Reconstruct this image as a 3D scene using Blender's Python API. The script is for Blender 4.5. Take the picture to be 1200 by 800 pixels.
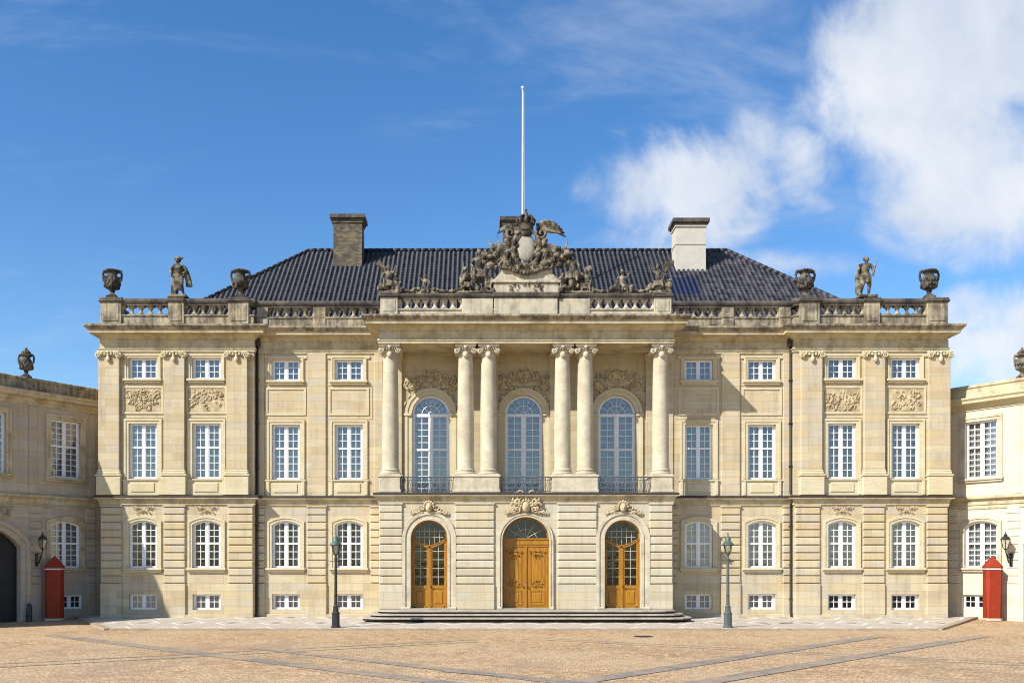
import bpy, math, random
from math import sin, cos, pi, sqrt, radians
from mathutils import Vector, Matrix, noise
from mathutils.geometry import tessellate_polygon

for o in list(bpy.data.objects): bpy.data.objects.remove(o, do_unlink=True)
SC = bpy.context.scene
COL = SC.collection

# ------------------------------------------------------------------ camera
cam = bpy.data.cameras.new('camera'); camo = bpy.data.objects.new('camera', cam); COL.objects.link(camo)
camo.location = (0, -45, 2.4); camo.rotation_euler = (radians(90), 0, 0)
cam.sensor_width = 36; cam.sensor_fit = 'HORIZONTAL'; cam.lens = 33.75
cam.shift_x = 40/1200; cam.shift_y = 262/1200
cam.clip_start = .1; cam.clip_end = 3000
SC.camera = camo

# ------------------------------------------------------------------ light
SUN = Vector((-1.3, -1.0, 1.35)).normalized()
EL = math.asin(SUN.z); AZ = math.atan2(SUN.x, SUN.y)
sl = bpy.data.lights.new('sun', 'SUN'); sl.energy = 5.0; sl.angle = radians(.53); sl.color = (1, .975, .91)
so = bpy.data.objects.new('sun', sl); COL.objects.link(so); so.location = (-40, -60, 50)
so.rotation_euler = SUN.to_track_quat('Z', 'Y').to_euler()

W = bpy.data.worlds.new('World'); SC.world = W; W.use_nodes = True
nt = W.node_tree; nt.nodes.clear()
def wn(t, **k):
    n = nt.nodes.new(t)
    for a, b in k.items(): setattr(n, a, b)
    return n
def wl(a, b): nt.links.new(a, b)
def wm(op, a, b=None, c=None, clamp=False):
    n = wn('ShaderNodeMath', operation=op, use_clamp=clamp)
    for i, v in enumerate((a, b, c)):
        if v is None: continue
        if isinstance(v, (int, float)): n.inputs[i].default_value = v
        else: wl(v, n.inputs[i])
    return n.outputs[0]
sky = wn('ShaderNodeTexSky', sky_type='NISHITA'); sky.sun_disc = False
sky.sun_elevation = EL; sky.sun_rotation = AZ
sky.air_density = 1.0; sky.dust_density = .35; sky.ozone_density = 2.2; sky.altitude = 0
hsv = wn('ShaderNodeHueSaturation'); hsv.inputs['Saturation'].default_value = 1.30; hsv.inputs['Hue'].default_value = .504; hsv.inputs['Value'].default_value = 1.0
wl(sky.outputs[0], hsv.inputs['Color'])
bg = wn('ShaderNodeBackground'); bg.inputs[1].default_value = .124; wl(hsv.outputs[0], bg.inputs[0])
# clouds, laid out by direction in the sky
tc = wn('ShaderNodeTexCoord'); sp = wn('ShaderNodeSeparateXYZ'); wl(tc.outputs['Generated'], sp.inputs[0])
ysafe = wm('MAXIMUM', sp.outputs[1], .02)
U = wm('DIVIDE', sp.outputs[0], ysafe); V = wm('DIVIDE', sp.outputs[2], ysafe)
cxyz = wn('ShaderNodeCombineXYZ'); wl(U, cxyz.inputs[0]); wl(V, cxyz.inputs[1]); cxyz.inputs[2].default_value = .37
def wnoise(scale, detail, rough, dist=0.0, off=(0, 0, 0), sc=(1, 1, 1)):
    mp = wn('ShaderNodeMapping'); mp.inputs['Location'].default_value = off; mp.inputs['Scale'].default_value = sc
    wl(cxyz.outputs[0], mp.inputs[0])
    n = wn('ShaderNodeTexNoise'); n.inputs['Scale'].default_value = scale; n.inputs['Detail'].default_value = detail
    n.inputs['Roughness'].default_value = rough; n.inputs['Distortion'].default_value = dist
    wl(mp.outputs[0], n.inputs['Vector']); return n.outputs['Fac']
n1 = wnoise(8.0, 12, .60, .35); n2 = wnoise(3.2, 6, .55, .1, (4, 2, 0)); n3 = wnoise(4, 8, .62, .5, (1, 7, 0), (.6, 2.2, 1))
blobs = [(.215, .405, .115, .062, 1.05), (.165, .440, .060, .040, .7), (.275, .43, .085, .05, .8), (.47, .50, .14, .13, 1.3), (.54, .58, .20, .14, 1.4), (.345, .42, .06, .05, .9),
         (.53, .42, .13, .10, 1.2), (.36, .45, .10, .06, .6), (.50, .37, .10, .05, .75), (.56, .22, .10, .07, 1.15), (.30, .31, .11, .022, .35), (.2, .35, .10, .03, .45), (.40, .60, .10, .04, .5)]
tot = None
for (u, v, ru, rv, a) in blobs:
    du = wm('MULTIPLY', wm('SUBTRACT', U, u), 1/ru); dv = wm('MULTIPLY', wm('SUBTRACT', V, v), 1/rv)
    d2 = wm('ADD', wm('MULTIPLY', du, du), wm('MULTIPLY', dv, dv))
    g = wm('MULTIPLY', wm('MAXIMUM', wm('SUBTRACT', 1.0, wm('MULTIPLY', d2, .55)), 0), a)
    tot = g if tot is None else wm('MAXIMUM', tot, g)
nsum = wm('ADD', wm('MULTIPLY', wm('SUBTRACT', n1, .5), 2.2), wm('MULTIPLY', wm('SUBTRACT', n2, .5), 1.6))
dens = wm('MULTIPLY', wm('ADD', tot, wm('SUBTRACT', nsum, .18)), wm('MINIMUM', wm('MULTIPLY', tot, 3.0), 1.0))
mr = wn('ShaderNodeMapRange', interpolation_type='SMOOTHERSTEP'); mr.inputs[1].default_value = 0.0; mr.inputs[2].default_value = 1.0
mr.inputs[3].default_value = 0; mr.inputs[4].default_value = .94; wl(dens, mr.inputs[0])
wisp = wn('ShaderNodeMapRange', interpolation_type='SMOOTHSTEP'); wisp.inputs[1].default_value = .48; wisp.inputs[2].default_value = .85; wisp.inputs[4].default_value = .42
wl(n3, wisp.inputs[0])
front = wm('GREATER_THAN', sp.outputs[1], .05)
up = wm('GREATER_THAN', sp.outputs[2], 0)
cf = wm('MULTIPLY', wm('MULTIPLY', wm('MAXIMUM', mr.outputs[0], wisp.outputs[0]), front), up)
shade = wn('ShaderNodeValToRGB'); shade.color_ramp.elements[0].position = .36; shade.color_ramp.elements[0].color = (.60, .66, .76, 1)
shade.color_ramp.elements[1].position = .60; shade.color_ramp.elements[1].color = (.80, .83, .88, 1)
wl(wnoise(5.5, 6, .55, .3, (9, 3, 0)), shade.inputs[0])
bgc = wn('ShaderNodeBackground'); bgc.inputs[1].default_value = .77; wl(shade.outputs[0], bgc.inputs[0])
mx = wn('ShaderNodeMixShader'); wl(cf, mx.inputs[0]); wl(bg.outputs[0], mx.inputs[1]); wl(bgc.outputs[0], mx.inputs[2])
wo = wn('ShaderNodeOutputWorld'); wl(mx.outputs[0], wo.inputs[0])

SC.render.engine = 'CYCLES'; SC.cycles.pixel_filter_type = 'BLACKMAN_HARRIS'; SC.cycles.filter_width = 1.1
vs = SC.view_settings; vs.view_transform = 'Standard'; vs.look = 'None'; vs.exposure = 0.56; vs.gamma = 1; vs.use_curve_mapping = False

# ------------------------------------------------------------------ materials
class NT:
    def __init__(s, name):
        s.m = bpy.data.materials.new(name); s.m.use_nodes = True; s.t = s.m.node_tree; s.t.nodes.clear()
        s.out = s.n('ShaderNodeOutputMaterial'); s.b = s.n('ShaderNodeBsdfPrincipled'); s.l(s.b.outputs[0], s.out.inputs[0])
    def n(s, t, **k):
        x = s.t.nodes.new(t)
        for a, b in k.items(): setattr(x, a, b)
        return x
    def l(s, a, b): s.t.links.new(a, b)
    def setin(s, sock, v):
        if hasattr(v, 'is_linked') or hasattr(v, 'links'): s.l(v, sock)
        elif isinstance(v, tuple): sock.default_value = v if len(v) == 4 or len(v) == 3 and sock.type == 'VECTOR' else (*v, 1)
        else: sock.default_value = v
    def math(s, op, a, b=None, clamp=False):
        x = s.n('ShaderNodeMath', operation=op, use_clamp=clamp); s.setin(x.inputs[0], a)
        if b is not None: s.setin(x.inputs[1], b)
        return x.outputs[0]
    def mix(s, f, a, b, mode='MIX'):
        x = s.n('ShaderNodeMix', data_type='RGBA', blend_type=mode); s.setin(x.inputs[0], f); s.setin(x.inputs[6], a); s.setin(x.inputs[7], b)
        return x.outputs[2]
    def pos(s): return s.n('ShaderNodeNewGeometry').outputs['Position']
    def obj(s): return s.n('ShaderNodeTexCoord').outputs['Object']
    def map(s, v, sc=(1, 1, 1), loc=(0, 0, 0), rot=(0, 0, 0)):
        x = s.n('ShaderNodeMapping'); s.l(v, x.inputs[0]); x.inputs['Scale'].default_value = sc; x.inputs['Location'].default_value = loc; x.inputs['Rotation'].default_value = rot
        return x.outputs[0]
    def noise(s, v, scale, detail=5, rough=.55, dist=0):
        x = s.n('ShaderNodeTexNoise'); s.l(v, x.inputs['Vector']); x.inputs['Scale'].default_value = scale; x.inputs['Detail'].default_value = detail
        x.inputs['Roughness'].default_value = rough; x.inputs['Distortion'].default_value = dist; return x.outputs['Fac']
    def rng(s, f, a, b, c=0., d=1.):
        x = s.n('ShaderNodeMapRange'); s.l(f, x.inputs[0]); x.inputs[1].default_value = a; x.inputs[2].default_value = b; x.inputs[3].default_value = c; x.inputs[4].default_value = d
        return x.outputs[0]
    def bump(s, h, st=.3, dist=.02):
        x = s.n('ShaderNodeBump'); x.inputs['Strength'].default_value = st; x.inputs['Distance'].default_value = dist; s.l(h, x.inputs['Height']); s.l(x.outputs[0], s.b.inputs['Normal'])
    def fin(s, col, rough=.8, metal=0, spec=.3):
        s.setin(s.b.inputs['Base Color'], col); s.setin(s.b.inputs['Roughness'], rough); s.b.inputs['Metallic'].default_value = metal; s.b.inputs['Specular IOR Level'].default_value = spec
        return s.m
def wallvec(s):
    o = s.obj(); q = s.n('ShaderNodeSeparateXYZ'); s.l(o, q.inputs[0]); c = s.n('ShaderNodeCombineXYZ')
    s.l(s.math('ADD', q.outputs[0], q.outputs[1]), c.inputs[0]); s.l(q.outputs[2], c.inputs[1]); return c.outputs[0]
def ashlar(name, ca, cb, cc, joint, w=1.25, h=.355, grime=.45, gcol=(.17, .14, .10)):
    s = NT(name); v = wallvec(s)
    br = s.n('ShaderNodeTexBrick'); s.l(s.map(v, loc=(0, -1.56, 0)), br.inputs['Vector'])
    br.inputs['Scale'].default_value = 1; br.inputs['Brick Width'].default_value = w; br.inputs['Row Height'].default_value = h
    br.inputs['Mortar Size'].default_value = .006; br.inputs['Mortar Smooth'].default_value = .2; br.inputs['Bias'].default_value = 0
    br.inputs['Color1'].default_value = (0, 0, 0, 1); br.inputs['Color2'].default_value = (1, 1, 1, 1); br.inputs['Mortar'].default_value = (.5, .5, .5, 1)
    k = s.n('ShaderNodeSeparateColor'); s.l(br.outputs['Color'], k.inputs[0]); rnd = k.outputs[0]
    def mc(a, b, t): return tuple(x*(1-t)+y*t for x, y in zip(a, b))
    rp = s.n('ShaderNodeValToRGB'); cr_ = rp.color_ramp; cr_.interpolation = 'CONSTANT'; lum = sum(ca)/3
    stops = [(0, ca), (.22, cb), (.40, mc(ca, (lum*1.25, lum*.98, lum*.75), .55)), (.55, mc(cb, (lum*1.0, lum*.95, lum*.84), .6)), (.68, cb), (.80, mc(ca, (lum*1.28, lum*1.0, lum*.5), .5)), (.92, tuple(x*.80 for x in ca))]
    while len(cr_.elements) < len(stops): cr_.elements.new(.5)
    for e_, (p_, c_) in zip(cr_.elements, stops): e_.position = p_; e_.color = (*c_, 1)
    s.l(rnd, rp.inputs[0]); base = s.mix(.72, mc(ca, cb, .4), rp.outputs[0])
    base = s.mix(s.rng(s.noise(s.map(v, (.35, 2.8, 1)), 1.0, 4, .6), .52, .68), base, cc)
    base = s.mix(s.rng(s.noise(s.map(v, (.7, 9, 1)), 1.6, 5, .65, .4), .35, .7, 0, .42), base, tuple(x*.72 for x in ca))
    base = s.mix(s.rng(s.noise(v, 14, 4, .6), .3, .7, 0, .18), base, tuple(x*.6 for x in cb))
    st = s.noise(s.map(v, (2.2, .16, 1)), 1.5, 6, .68); bl = s.noise(v, .8, 5, .6)
    g = s.math('MULTIPLY', s.rng(st, .46, .70), s.rng(bl, .36, .60), True)
    base = s.mix(s.math('MULTIPLY', g, grime), base, gcol)
    base = s.mix(s.math('MULTIPLY', br.outputs['Fac'], .62), base, joint)
    s.bump(s.math('SUBTRACT', s.noise(v, 22, 5, .7), s.math('MULTIPLY', br.outputs['Fac'], 1.2)), .35, .012)
    return s.fin(base, .85)
def stone(name, ca, cb, grime, amt, lo=.45, hi=.62, streak=.5, scale=1.4, bumpd=.012):
    s = NT(name); p = s.pos()
    base = s.mix(s.rng(s.noise(p, .9, 5, .6), .35, .65), ca, cb)
    base = s.mix(s.rng(s.noise(s.map(p, (1.2, 1.2, 5)), 2.2, 5, .65), .4, .7, 0, .35), base, tuple(x*.62 for x in ca))
    a = s.noise(p, scale, 8, .68, .3); b = s.noise(s.map(p, (3.5, 3.5, .35)), 1.6, 6, .65)
    g = s.rng(s.math('ADD', s.math('MULTIPLY', a, 1-streak*.5), s.math('MULTIPLY', b, streak*.5)), lo, hi, 0, amt)
    base = s.mix(g, base, grime)
    s.bump(s.noise(p, 26, 6, .7), .5, bumpd)
    return s.fin(base, .88)
M = {}
M['wall'] = ashlar('ashlar sandstone', (.54, .425, .245), (.59, .495, .325), (.49, .43, .33), (.26, .19, .11), grime=.6, gcol=(.25, .205, .145))
M['wing'] = ashlar('wing sandstone', (.45, .365, .26), (.51, .435, .33), (.40, .34, .31), (.25, .19, .12), w=1.2, h=.5, grime=.3)  # left wing stone, its shade painted in as a darker violet grey
M['winglit'] = ashlar('sunlit wing sandstone', (.66, .57, .40), (.70, .62, .47), (.64, .54, .39), (.42, .32, .2), w=1.2, h=.5, grime=.16)  # same wing stone for the right side, sunlight painted in as a paler tone
M['portal'] = ashlar('portico ashlar', (.525, .46, .32), (.575, .515, .385), (.53, .44, .285), (.30, .22, .13), w=1.9, grime=.55, gcol=(.3,.22,.13))
M['rear'] = ashlar('loggia ashlar', (.50, .41, .245), (.55, .465, .30), (.44, .38, .28), (.27, .20, .12), grime=.45)
M['trim'] = stone('carved sandstone trim', (.55, .46, .275), (.58, .51, .35), (.34, .24, .12), .4, .52, .7)
M['portaltrim'] = stone('pale portal trim', (.53, .455, .315), (.56, .50, .37), (.26, .20, .13), .6, .45, .64)
M['column'] = stone('pale column stone', (.50, .435, .30), (.55, .49, .36), (.30, .24, .16), .6, .44, .64)
M['frieze'] = stone('weathered entablature stone', (.53, .44, .255), (.51, .455, .325), (.22, .165, .085), .72, .45, .62)
M['attic'] = stone('sooty parapet stone', (.46, .37, .23), (.40, .35, .25), (.075, .06, .045), .86, .40, .56, .9)
M['atticpale'] = stone('pale streaked parapet stone', (.52, .45, .31), (.47, .42, .32), (.15, .12, .09), .75, .46, .64, .9)
M['cap'] = stone('black crusted coping', (.18, .15, .11), (.12, .10, .085), (.03, .027, .028), .9, .38, .58)
M['sculpt'] = stone('weathered sculpture stone', (.32, .26, .17), (.20, .165, .11), (.025, .022, .019), .93, .42, .55, .3, 3.0, .03)
M['sculptdark'] = stone('blackened urn stone', (.17, .145, .10), (.09, .075, .055), (.02, .018, .017), .9, .40, .56, .2, 3.5, .03)
M['relief'] = stone('relief stone', (.56, .45, .27), (.50, .40, .24), (.22, .16, .09), .7, .42, .62, .3, 3)
M['grey'] = stone('grey stained stone', (.40, .36, .29), (.36, .33, .27), (.15, .13, .11), .6, .42, .6)

def paint(name, col, rough=.45, var=.12, spec=.4, metal=0, sc=3):
    s = NT(name); p = s.pos()
    c = s.mix(s.rng(s.noise(p, sc, 5, .6), .3, .7, 0, 1), col, tuple(x*(1-var*2) for x in col))
    s.bump(s.noise(p, 40, 3), .1, .003); return s.fin(c, rough, metal, spec)
M['white'] = paint('white window paint', (.80, .80, .78), .4, .04)
M['iron'] = paint('black iron', (.022, .022, .022), .45, .2, .5)
M['ironblue'] = paint('grey green iron', (.085, .10, .10), .5, .15)
M['copper'] = paint('green copper', (.075, .135, .105), .5, .25)
M['rail'] = paint('blue grey railing iron', (.075, .088, .11), .45, .2, .5)
M['pipe'] = paint('dark zinc', (.055, .042, .035), .55, .2, .3)
M['pole'] = paint('white pole paint', (.66, .66, .64), .35, .02)
M['red'] = paint('sentry box red', (.30, .030, .006), .6, .12, .3)
M['dark'] = paint('gate black wood', (.010, .011, .013), .6, .2)
M['room'] = paint('dark room', (.016, .014, .013), .9, .2, .1)
M['lead'] = paint('roof lead', (.20, .20, .20), .6, .2)
M['lampglass'] = None
def wood():
    s = NT('ochre oiled oak'); p = s.pos()
    g = s.noise(s.map(p, (9, 9, .7)), 3, 6, .6, .5)
    c = s.mix(s.rng(g, .3, .7), (.43, .19, .010), (.22, .088, .006)); s.bump(g, .25, .006); return s.fin(c, .42, 0, .45)
M['wood'] = wood()
def glass(name, tint, refl):
    s = NT(name); s.t.nodes.remove(s.b); p = s.pos()
    tr = s.n('ShaderNodeBsdfTransparent'); tr.inputs[0].default_value = (*tint, 1)
    gl = s.n('ShaderNodeBsdfGlossy'); gl.inputs['Roughness'].default_value = .04; gl.inputs[0].default_value = (.95, .97, 1, 1)
    bp = s.n('ShaderNodeBump'); bp.inputs['Strength'].default_value = .25; bp.inputs['Distance'].default_value = .03
    s.l(s.noise(p, 3.2, 2, .5), bp.inputs['Height']); s.l(bp.outputs[0], gl.inputs['Normal'])
    fr = s.n('ShaderNodeFresnel'); fr.inputs[0].default_value = 1.5; s.l(bp.outputs[0], fr.inputs['Normal'])
    f = s.math('ADD', s.math('MULTIPLY', fr.outputs[0], 1.0), refl)
    mxn = s.n('ShaderNodeMixShader'); s.l(f, mxn.inputs[0]); s.l(tr.outputs[0], mxn.inputs[1]); s.l(gl.outputs[0], mxn.inputs[2]); s.l(mxn.outputs[0], s.out.inputs[0])
    return s.m
M['glass'] = glass('old window glass', (.84, .88, .89), .10)
M['darkglass'] = glass('dark window glass', (.62, .66, .70), .012)
M['lampglass'] = glass('lantern glass', (.85, .88, .85), .12)
def curtain(name, a, b):
    s = NT(name); v = s.obj(); oi = s.n('ShaderNodeObjectInfo')
    c = s.mix(oi.outputs['Random'], a, b)
    c = s.mix(s.rng(s.noise(s.map(v, (14, 1, .5)), 1.5, 3), .3, .7, 0, .45), c, tuple(x*.45 for x in a)); return s.fin(c, .95, 0, .05)
M['sheer'] = curtain('sheer grey blue curtain', (.36, .385, .39), (.50, .515, .50))
M['linen'] = curtain('linen curtain', (.42, .41, .38), (.30, .30, .29))

def tiles():
    s = NT('black glazed pantile'); p = s.obj()
    x = s.n('ShaderNodeSeparateXYZ'); s.l(p, x.inputs[0])
    cell = s.n('ShaderNodeTexWhiteNoise', noise_dimensions='2D'); cv = s.n('ShaderNodeCombineXYZ')
    s.l(s.math('FLOOR', s.math('MULTIPLY', x.outputs[0], 1/.245)), cv.inputs[0]); s.l(s.math('FLOOR', s.math('MULTIPLY', x.outputs[2], 1/.215)), cv.inputs[1])
    s.l(cv.outputs[0], cell.inputs['Vector'])
    c = s.mix(cell.outputs[0], (.007, .008, .014), (.022, .022, .032))
    # plum and grey weathering of the eastern third of the tiles
    east = s.rng(s.math('ADD', x.outputs[0], s.math('MULTIPLY', s.noise(p, .7, 4), 3)), 8, 12)
    c = s.mix(s.math('MULTIPLY', east, .6), c, s.mix(s.rng(cell.outputs[0], .2, 1), (.028, .025, .034), (.10, .09, .10)))
    c = s.mix(s.rng(s.noise(p, 5, 6, .7), .58, .72, 0, .4), c, (.07, .065, .065))
    return s.fin(c, s.rng(cell.outputs[0], 0, 1, .38, .55), 0, .35)
M['tile'] = tiles()
M['tileblue'] = paint('new blue black tiles', (.008, .013, .05), .3, .2, .5)
def brick():
    s = NT('old yellow brick'); v = wallvec(s)
    br = s.n('ShaderNodeTexBrick'); s.l(v, br.inputs['Vector']); br.inputs['Scale'].default_value = 1
    br.inputs['Brick Width'].default_value = .25; br.inputs['Row Height'].default_value = .085; br.inputs['Mortar Size'].default_value = .008
    br.inputs['Color1'].default_value = (.20, .15, .08, 1); br.inputs['Color2'].default_value = (.07, .055, .04, 1); br.inputs['Mortar'].default_value = (.13, .12, .10, 1)
    c = s.mix(s.rng(s.noise(v, 1.6, 5, .6), .45, .62, 0, .75), br.outputs[0], (.04, .036, .036)); return s.fin(c, .9)
M['brick'] = brick()
M['render'] = paint('cream render', (.53, .49, .41), .85, .08, .2)
def cobble():
    s = NT('orange granite setts'); p = s.pos()
    sw = s.map(p, (1, 1, 0))
    wob = s.n('ShaderNodeVectorMath', operation='ADD'); s.l(sw, wob.inputs[0])
    nn = s.n('ShaderNodeTexNoise'); nn.inputs['Scale'].default_value = .35; nn.inputs['Detail'].default_value = 3; s.l(sw, nn.inputs['Vector'])
    sc = s.n('ShaderNodeVectorMath', operation='SCALE'); sc.inputs['Scale'].default_value = 1.6; s.l(nn.outputs['Color'], sc.inputs[0]); s.l(sc.outputs[0], wob.inputs[1])
    br = s.n('ShaderNodeTexBrick'); s.l(wob.outputs[0], br.inputs['Vector']); br.inputs['Scale'].default_value = 1
    br.inputs['Brick Width'].default_value = .17; br.inputs['Row Height'].default_value = .15; br.inputs['Mortar Size'].default_value = .011; br.inputs['Mortar Smooth'].default_value = .4
    br.inputs['Color1'].default_value = (0, 0, 0, 1); br.inputs['Color2'].default_value = (1, 1, 1, 1); br.inputs['Mortar'].default_value = (.5, .5, .5, 1)
    k = s.n('ShaderNodeSeparateColor'); s.l(br.outputs[0], k.inputs[0])
    c = s.mix(k.outputs[0], (.30, .18, .08), (.62, .405, .215))
    c = s.mix(s.rng(s.noise(p, 5.5, 4, .7), .54, .64, 0, .75), c, (.36, .28, .23))
    c = s.mix(s.rng(s.noise(p, .22, 5, .6), .40, .62, 0, .6), c, (.56, .41, .24))
    c = s.mix(s.rng(s.noise(s.map(p, (.5, 1.6, 1)), .9, 6, .65), .50, .68, 0, .4), c, (.36, .23, .13))
    c = s.mix(s.rng(s.noise(s.map(p, (1, .45, 1)), .35, 7, .7, 1.2), .54, .62, 0, .45), c, (.30, .21, .14))
    c = s.mix(s.math('MULTIPLY', br.outputs['Fac'], .8), c, (.15, .095, .055))
    s.bump(s.math('SUBTRACT', s.noise(p, 18, 4), s.math('MULTIPLY', br.outputs['Fac'], 1.6)), .55, .02); return s.fin(c, .8)
M['cobble'] = cobble()
def band():
    s = NT('dark basalt setts'); p = s.pos()
    v = s.n('ShaderNodeTexVoronoi'); s.l(s.map(p, (1, 1, 0)), v.inputs['Vector']); v.inputs['Scale'].default_value = 8
    k = s.n('ShaderNodeSeparateColor'); s.l(v.outputs['Color'], k.inputs[0])
    c = s.mix(k.outputs[0], (.16, .145, .125), (.27, .225, .175)); c = s.mix(s.rng(s.noise(p, .8, 6, .7), .42, .62, 0, .55), c, (.45, .30, .17)); return s.fin(c, .75)
M['band'] = band()
def mosaic():
    s = NT('pavement mosaic'); p = s.pos(); q = s.n('ShaderNodeSeparateXYZ'); s.l(p, q.inputs[0])
    # repeated lozenges of white and slate stones in pale pinkish setts
    fx = s.math('ABSOLUTE', s.math('SUBTRACT', s.math('FRACT', s.math('MULTIPLY', s.math('ADD', q.outputs[0], 40), 1/1.9)), .5))
    fy = s.math('ABSOLUTE', s.math('SUBTRACT', s.math('FRACT', s.math('MULTIPLY', s.math('ADD', q.outputs[1], 40.6), 1/3.2)), .5))
    d = s.math('ADD', fx, s.math('MULTIPLY', fy, 1.0))
    vor = s.n('ShaderNodeTexVoronoi'); s.l(s.map(p, (1, 1, 0)), vor.inputs['Vector']); vor.inputs['Scale'].default_value = 9
    k = s.n('ShaderNodeSeparateColor'); s.l(vor.outputs['Color'], k.inputs[0])
    c = s.mix(k.outputs[0], (.47, .41, .33), (.36, .30, .235))
    ring = s.math('LESS_THAN', s.math('ABSOLUTE', s.math('SUBTRACT', d, .36)), .035); c = s.mix(ring, c, s.mix(k.outputs[0], (.70, .68, .62), (.56, .54, .49)))
    core = s.math('LESS_THAN', d, .13); c = s.mix(core, c, s.mix(k.outputs[0], (.12, .11, .10), (.27, .18, .14)))
    c = s.mix(s.rng(s.noise(p, .9, 5), .4, .65, 0, .35), c, (.40, .33, .25)); s.bump(k.outputs[0], .3, .01); return s.fin(c, .75)
M['mosaic'] = mosaic()
M['kerb'] = stone('granite kerb', (.40, .31, .21), (.34, .27, .18), (.18, .13, .09), .5)
M['riser'] = paint('shadow dark granite riser', (.032, .026, .022), .75, .2, .2)  # dark granite, blackened further to paint the shadow under each nosing
M['tread'] = stone('worn step treads', (.45, .39, .30), (.38, .33, .26), (.16, .13, .10), .5)

# ------------------------------------------------------------------ mesh helpers
class MB:
    def __init__(s): s.v = []; s.f = []; s.sm = []; s.mi = []; s.cur = 0
    def add(s, vs, fs, smooth=False):
        o = len(s.v); s.v += [tuple(v) for v in vs]
        for f in fs: s.f.append(tuple(i+o for i in f)); s.sm.append(smooth); s.mi.append(s.cur)
    def box(s, x0, x1, y0, y1, z0, z1):
        if x0 > x1: x0, x1 = x1, x0
        s.add([(x0, y0, z0), (x1, y0, z0), (x1, y1, z0), (x0, y1, z0), (x0, y0, z1), (x1, y0, z1), (x1, y1, z1), (x0, y1, z1)],
              [(0, 3, 2, 1), (4, 5, 6, 7), (0, 1, 5, 4), (1, 2, 6, 5), (2, 3, 7, 6), (3, 0, 4, 7)])
    def block(s, x0, x1, yb, yf, z0, z1, c=.018):      # block against a wall, front edges chamfered (yf in front)
        if x0 > x1: x0, x1 = x1, x0
        s.add([(x0, yb, z0), (x1, yb, z0), (x1, yb, z1), (x0, yb, z1), (x0, yf+c, z0), (x1, yf+c, z0), (x1, yf+c, z1), (x0, yf+c, z1),
               (x0+c, yf, z0+c), (x1-c, yf, z0+c), (x1-c, yf, z1-c), (x0+c, yf, z1-c)],
              [(8, 9, 10, 11), (4, 5, 9, 8), (5, 6, 10, 9), (6, 7, 11, 10), (7, 4, 8, 11), (0, 1, 5, 4), (1, 2, 6, 5), (2, 3, 7, 6), (3, 0, 4, 7)])
    def prism(s, poly, y0, y1):                         # poly in xz, extruded in y
        n = len(poly); s.add([(x, y0, z) for x, z in poly]+[(x, y1, z) for x, z in poly],
              [tuple(range(n)), tuple(range(2*n-1, n-1, -1))]+[(i, n+i, n+(i+1) % n, (i+1) % n) for i in range(n)])
    def slab(s, poly, z0, z1):                          # poly in xy, extruded in z
        n = len(poly); s.add([(x, y, z0) for x, y in poly]+[(x, y, z1) for x, y in poly],
              [tuple(range(n-1, -1, -1)), tuple(range(n, 2*n))]+[(i, (i+1) % n, n+(i+1) % n, n+i) for i in range(n)])
    def ring(s, outer, inner, yf, yb, closed=True):     # band between two outlines, front at yf, back yb
        n = len(outer); V = [(x, yf, z) for x, z in outer]+[(x, yf, z) for x, z in inner]+[(x, yb, z) for x, z in outer]+[(x, yb, z) for x, z in inner]
        F = []
        for i in range(n if closed else n-1):
            j = (i+1) % n; F += [(i, j, n+j, n+i), (i, 2*n+i, 2*n+j, j), (n+i, n+j, 3*n+j, 3*n+i)]
        if not closed: F += [(0, n, 3*n, 2*n), (n-1, 3*n-1, 4*n-1, 2*n-1)]
        s.add(V, F)
    def lathe(s, prof, n=16, c=(0, 0), ang=0, smooth=True, sx=1, sy=1):
        V = [(c[0]+sx*r*cos(ang+2*pi*i/n), c[1]+sy*r*sin(ang+2*pi*i/n), z) for r, z in prof for i in range(n)]
        F = [(k*n+i, k*n+(i+1) % n, (k+1)*n+(i+1) % n, (k+1)*n+i) for k in range(len(prof)-1) for i in range(n)]
        s.add(V, F, smooth); m = len(prof)-1
        s.add([V[i] for i in range(n)], [tuple(range(n-1, -1, -1))]); s.add([V[m*n+i] for i in range(n)], [tuple(range(n))])
    def tube(s, path, rad, n=6, flat=1.0):
        P = [Vector(p) for p in path]; R = rad if isinstance(rad, (list, tuple)) else [rad]*len(P); V = []; pn = None
        for i, p in enumerate(P):
            t = (P[min(i+1, len(P)-1)]-P[max(i-1, 0)]).normalized()
            if pn is None: pn = t.cross(Vector((0, 1, 0)) if abs(t.y) < .9 else Vector((1, 0, 0)))
            a = (pn - t*pn.dot(t)).normalized(); pn = a; b = t.cross(a)
            for k in range(n):
                w = 2*pi*k/n; V.append(p+(a*cos(w)+b*sin(w)*flat)*R[i])
        m = len(P); F = [(k*n+i, k*n+(i+1) % n, (k+1)*n+(i+1) % n, (k+1)*n+i) for k in range(m-1) for i in range(n)]
        F += [tuple(range(n-1, -1, -1)), tuple((m-1)*n+i for i in range(n))]; s.add(V, F, True)
    def ball(s, c, r, rot=None, nu=10, nv=7, nz=0, seed=0):
        rx, ry, rz = (r, r, r) if isinstance(r, (int, float)) else r; V = []; R = rot or Matrix.Identity(3); c = Vector(c)
        for j in range(nv+1):
            ph = pi*j/nv
            for i in range(nu):
                th = 2*pi*i/nu; q = Vector((sin(ph)*cos(th), sin(ph)*sin(th), cos(ph)))
                k = 1+nz*noise.noise(q*2.3+Vector((seed, seed*1.7, 0)))
                V.append(c+R @ Vector((q.x*rx*k, q.y*ry*k, q.z*rz*k)))
        s.add(V, [(j*nu+i, (j+1)*nu+i, (j+1)*nu+(i+1) % nu, j*nu+(i+1) % nu) for j in range(nv) for i in range(nu)], True)
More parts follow.
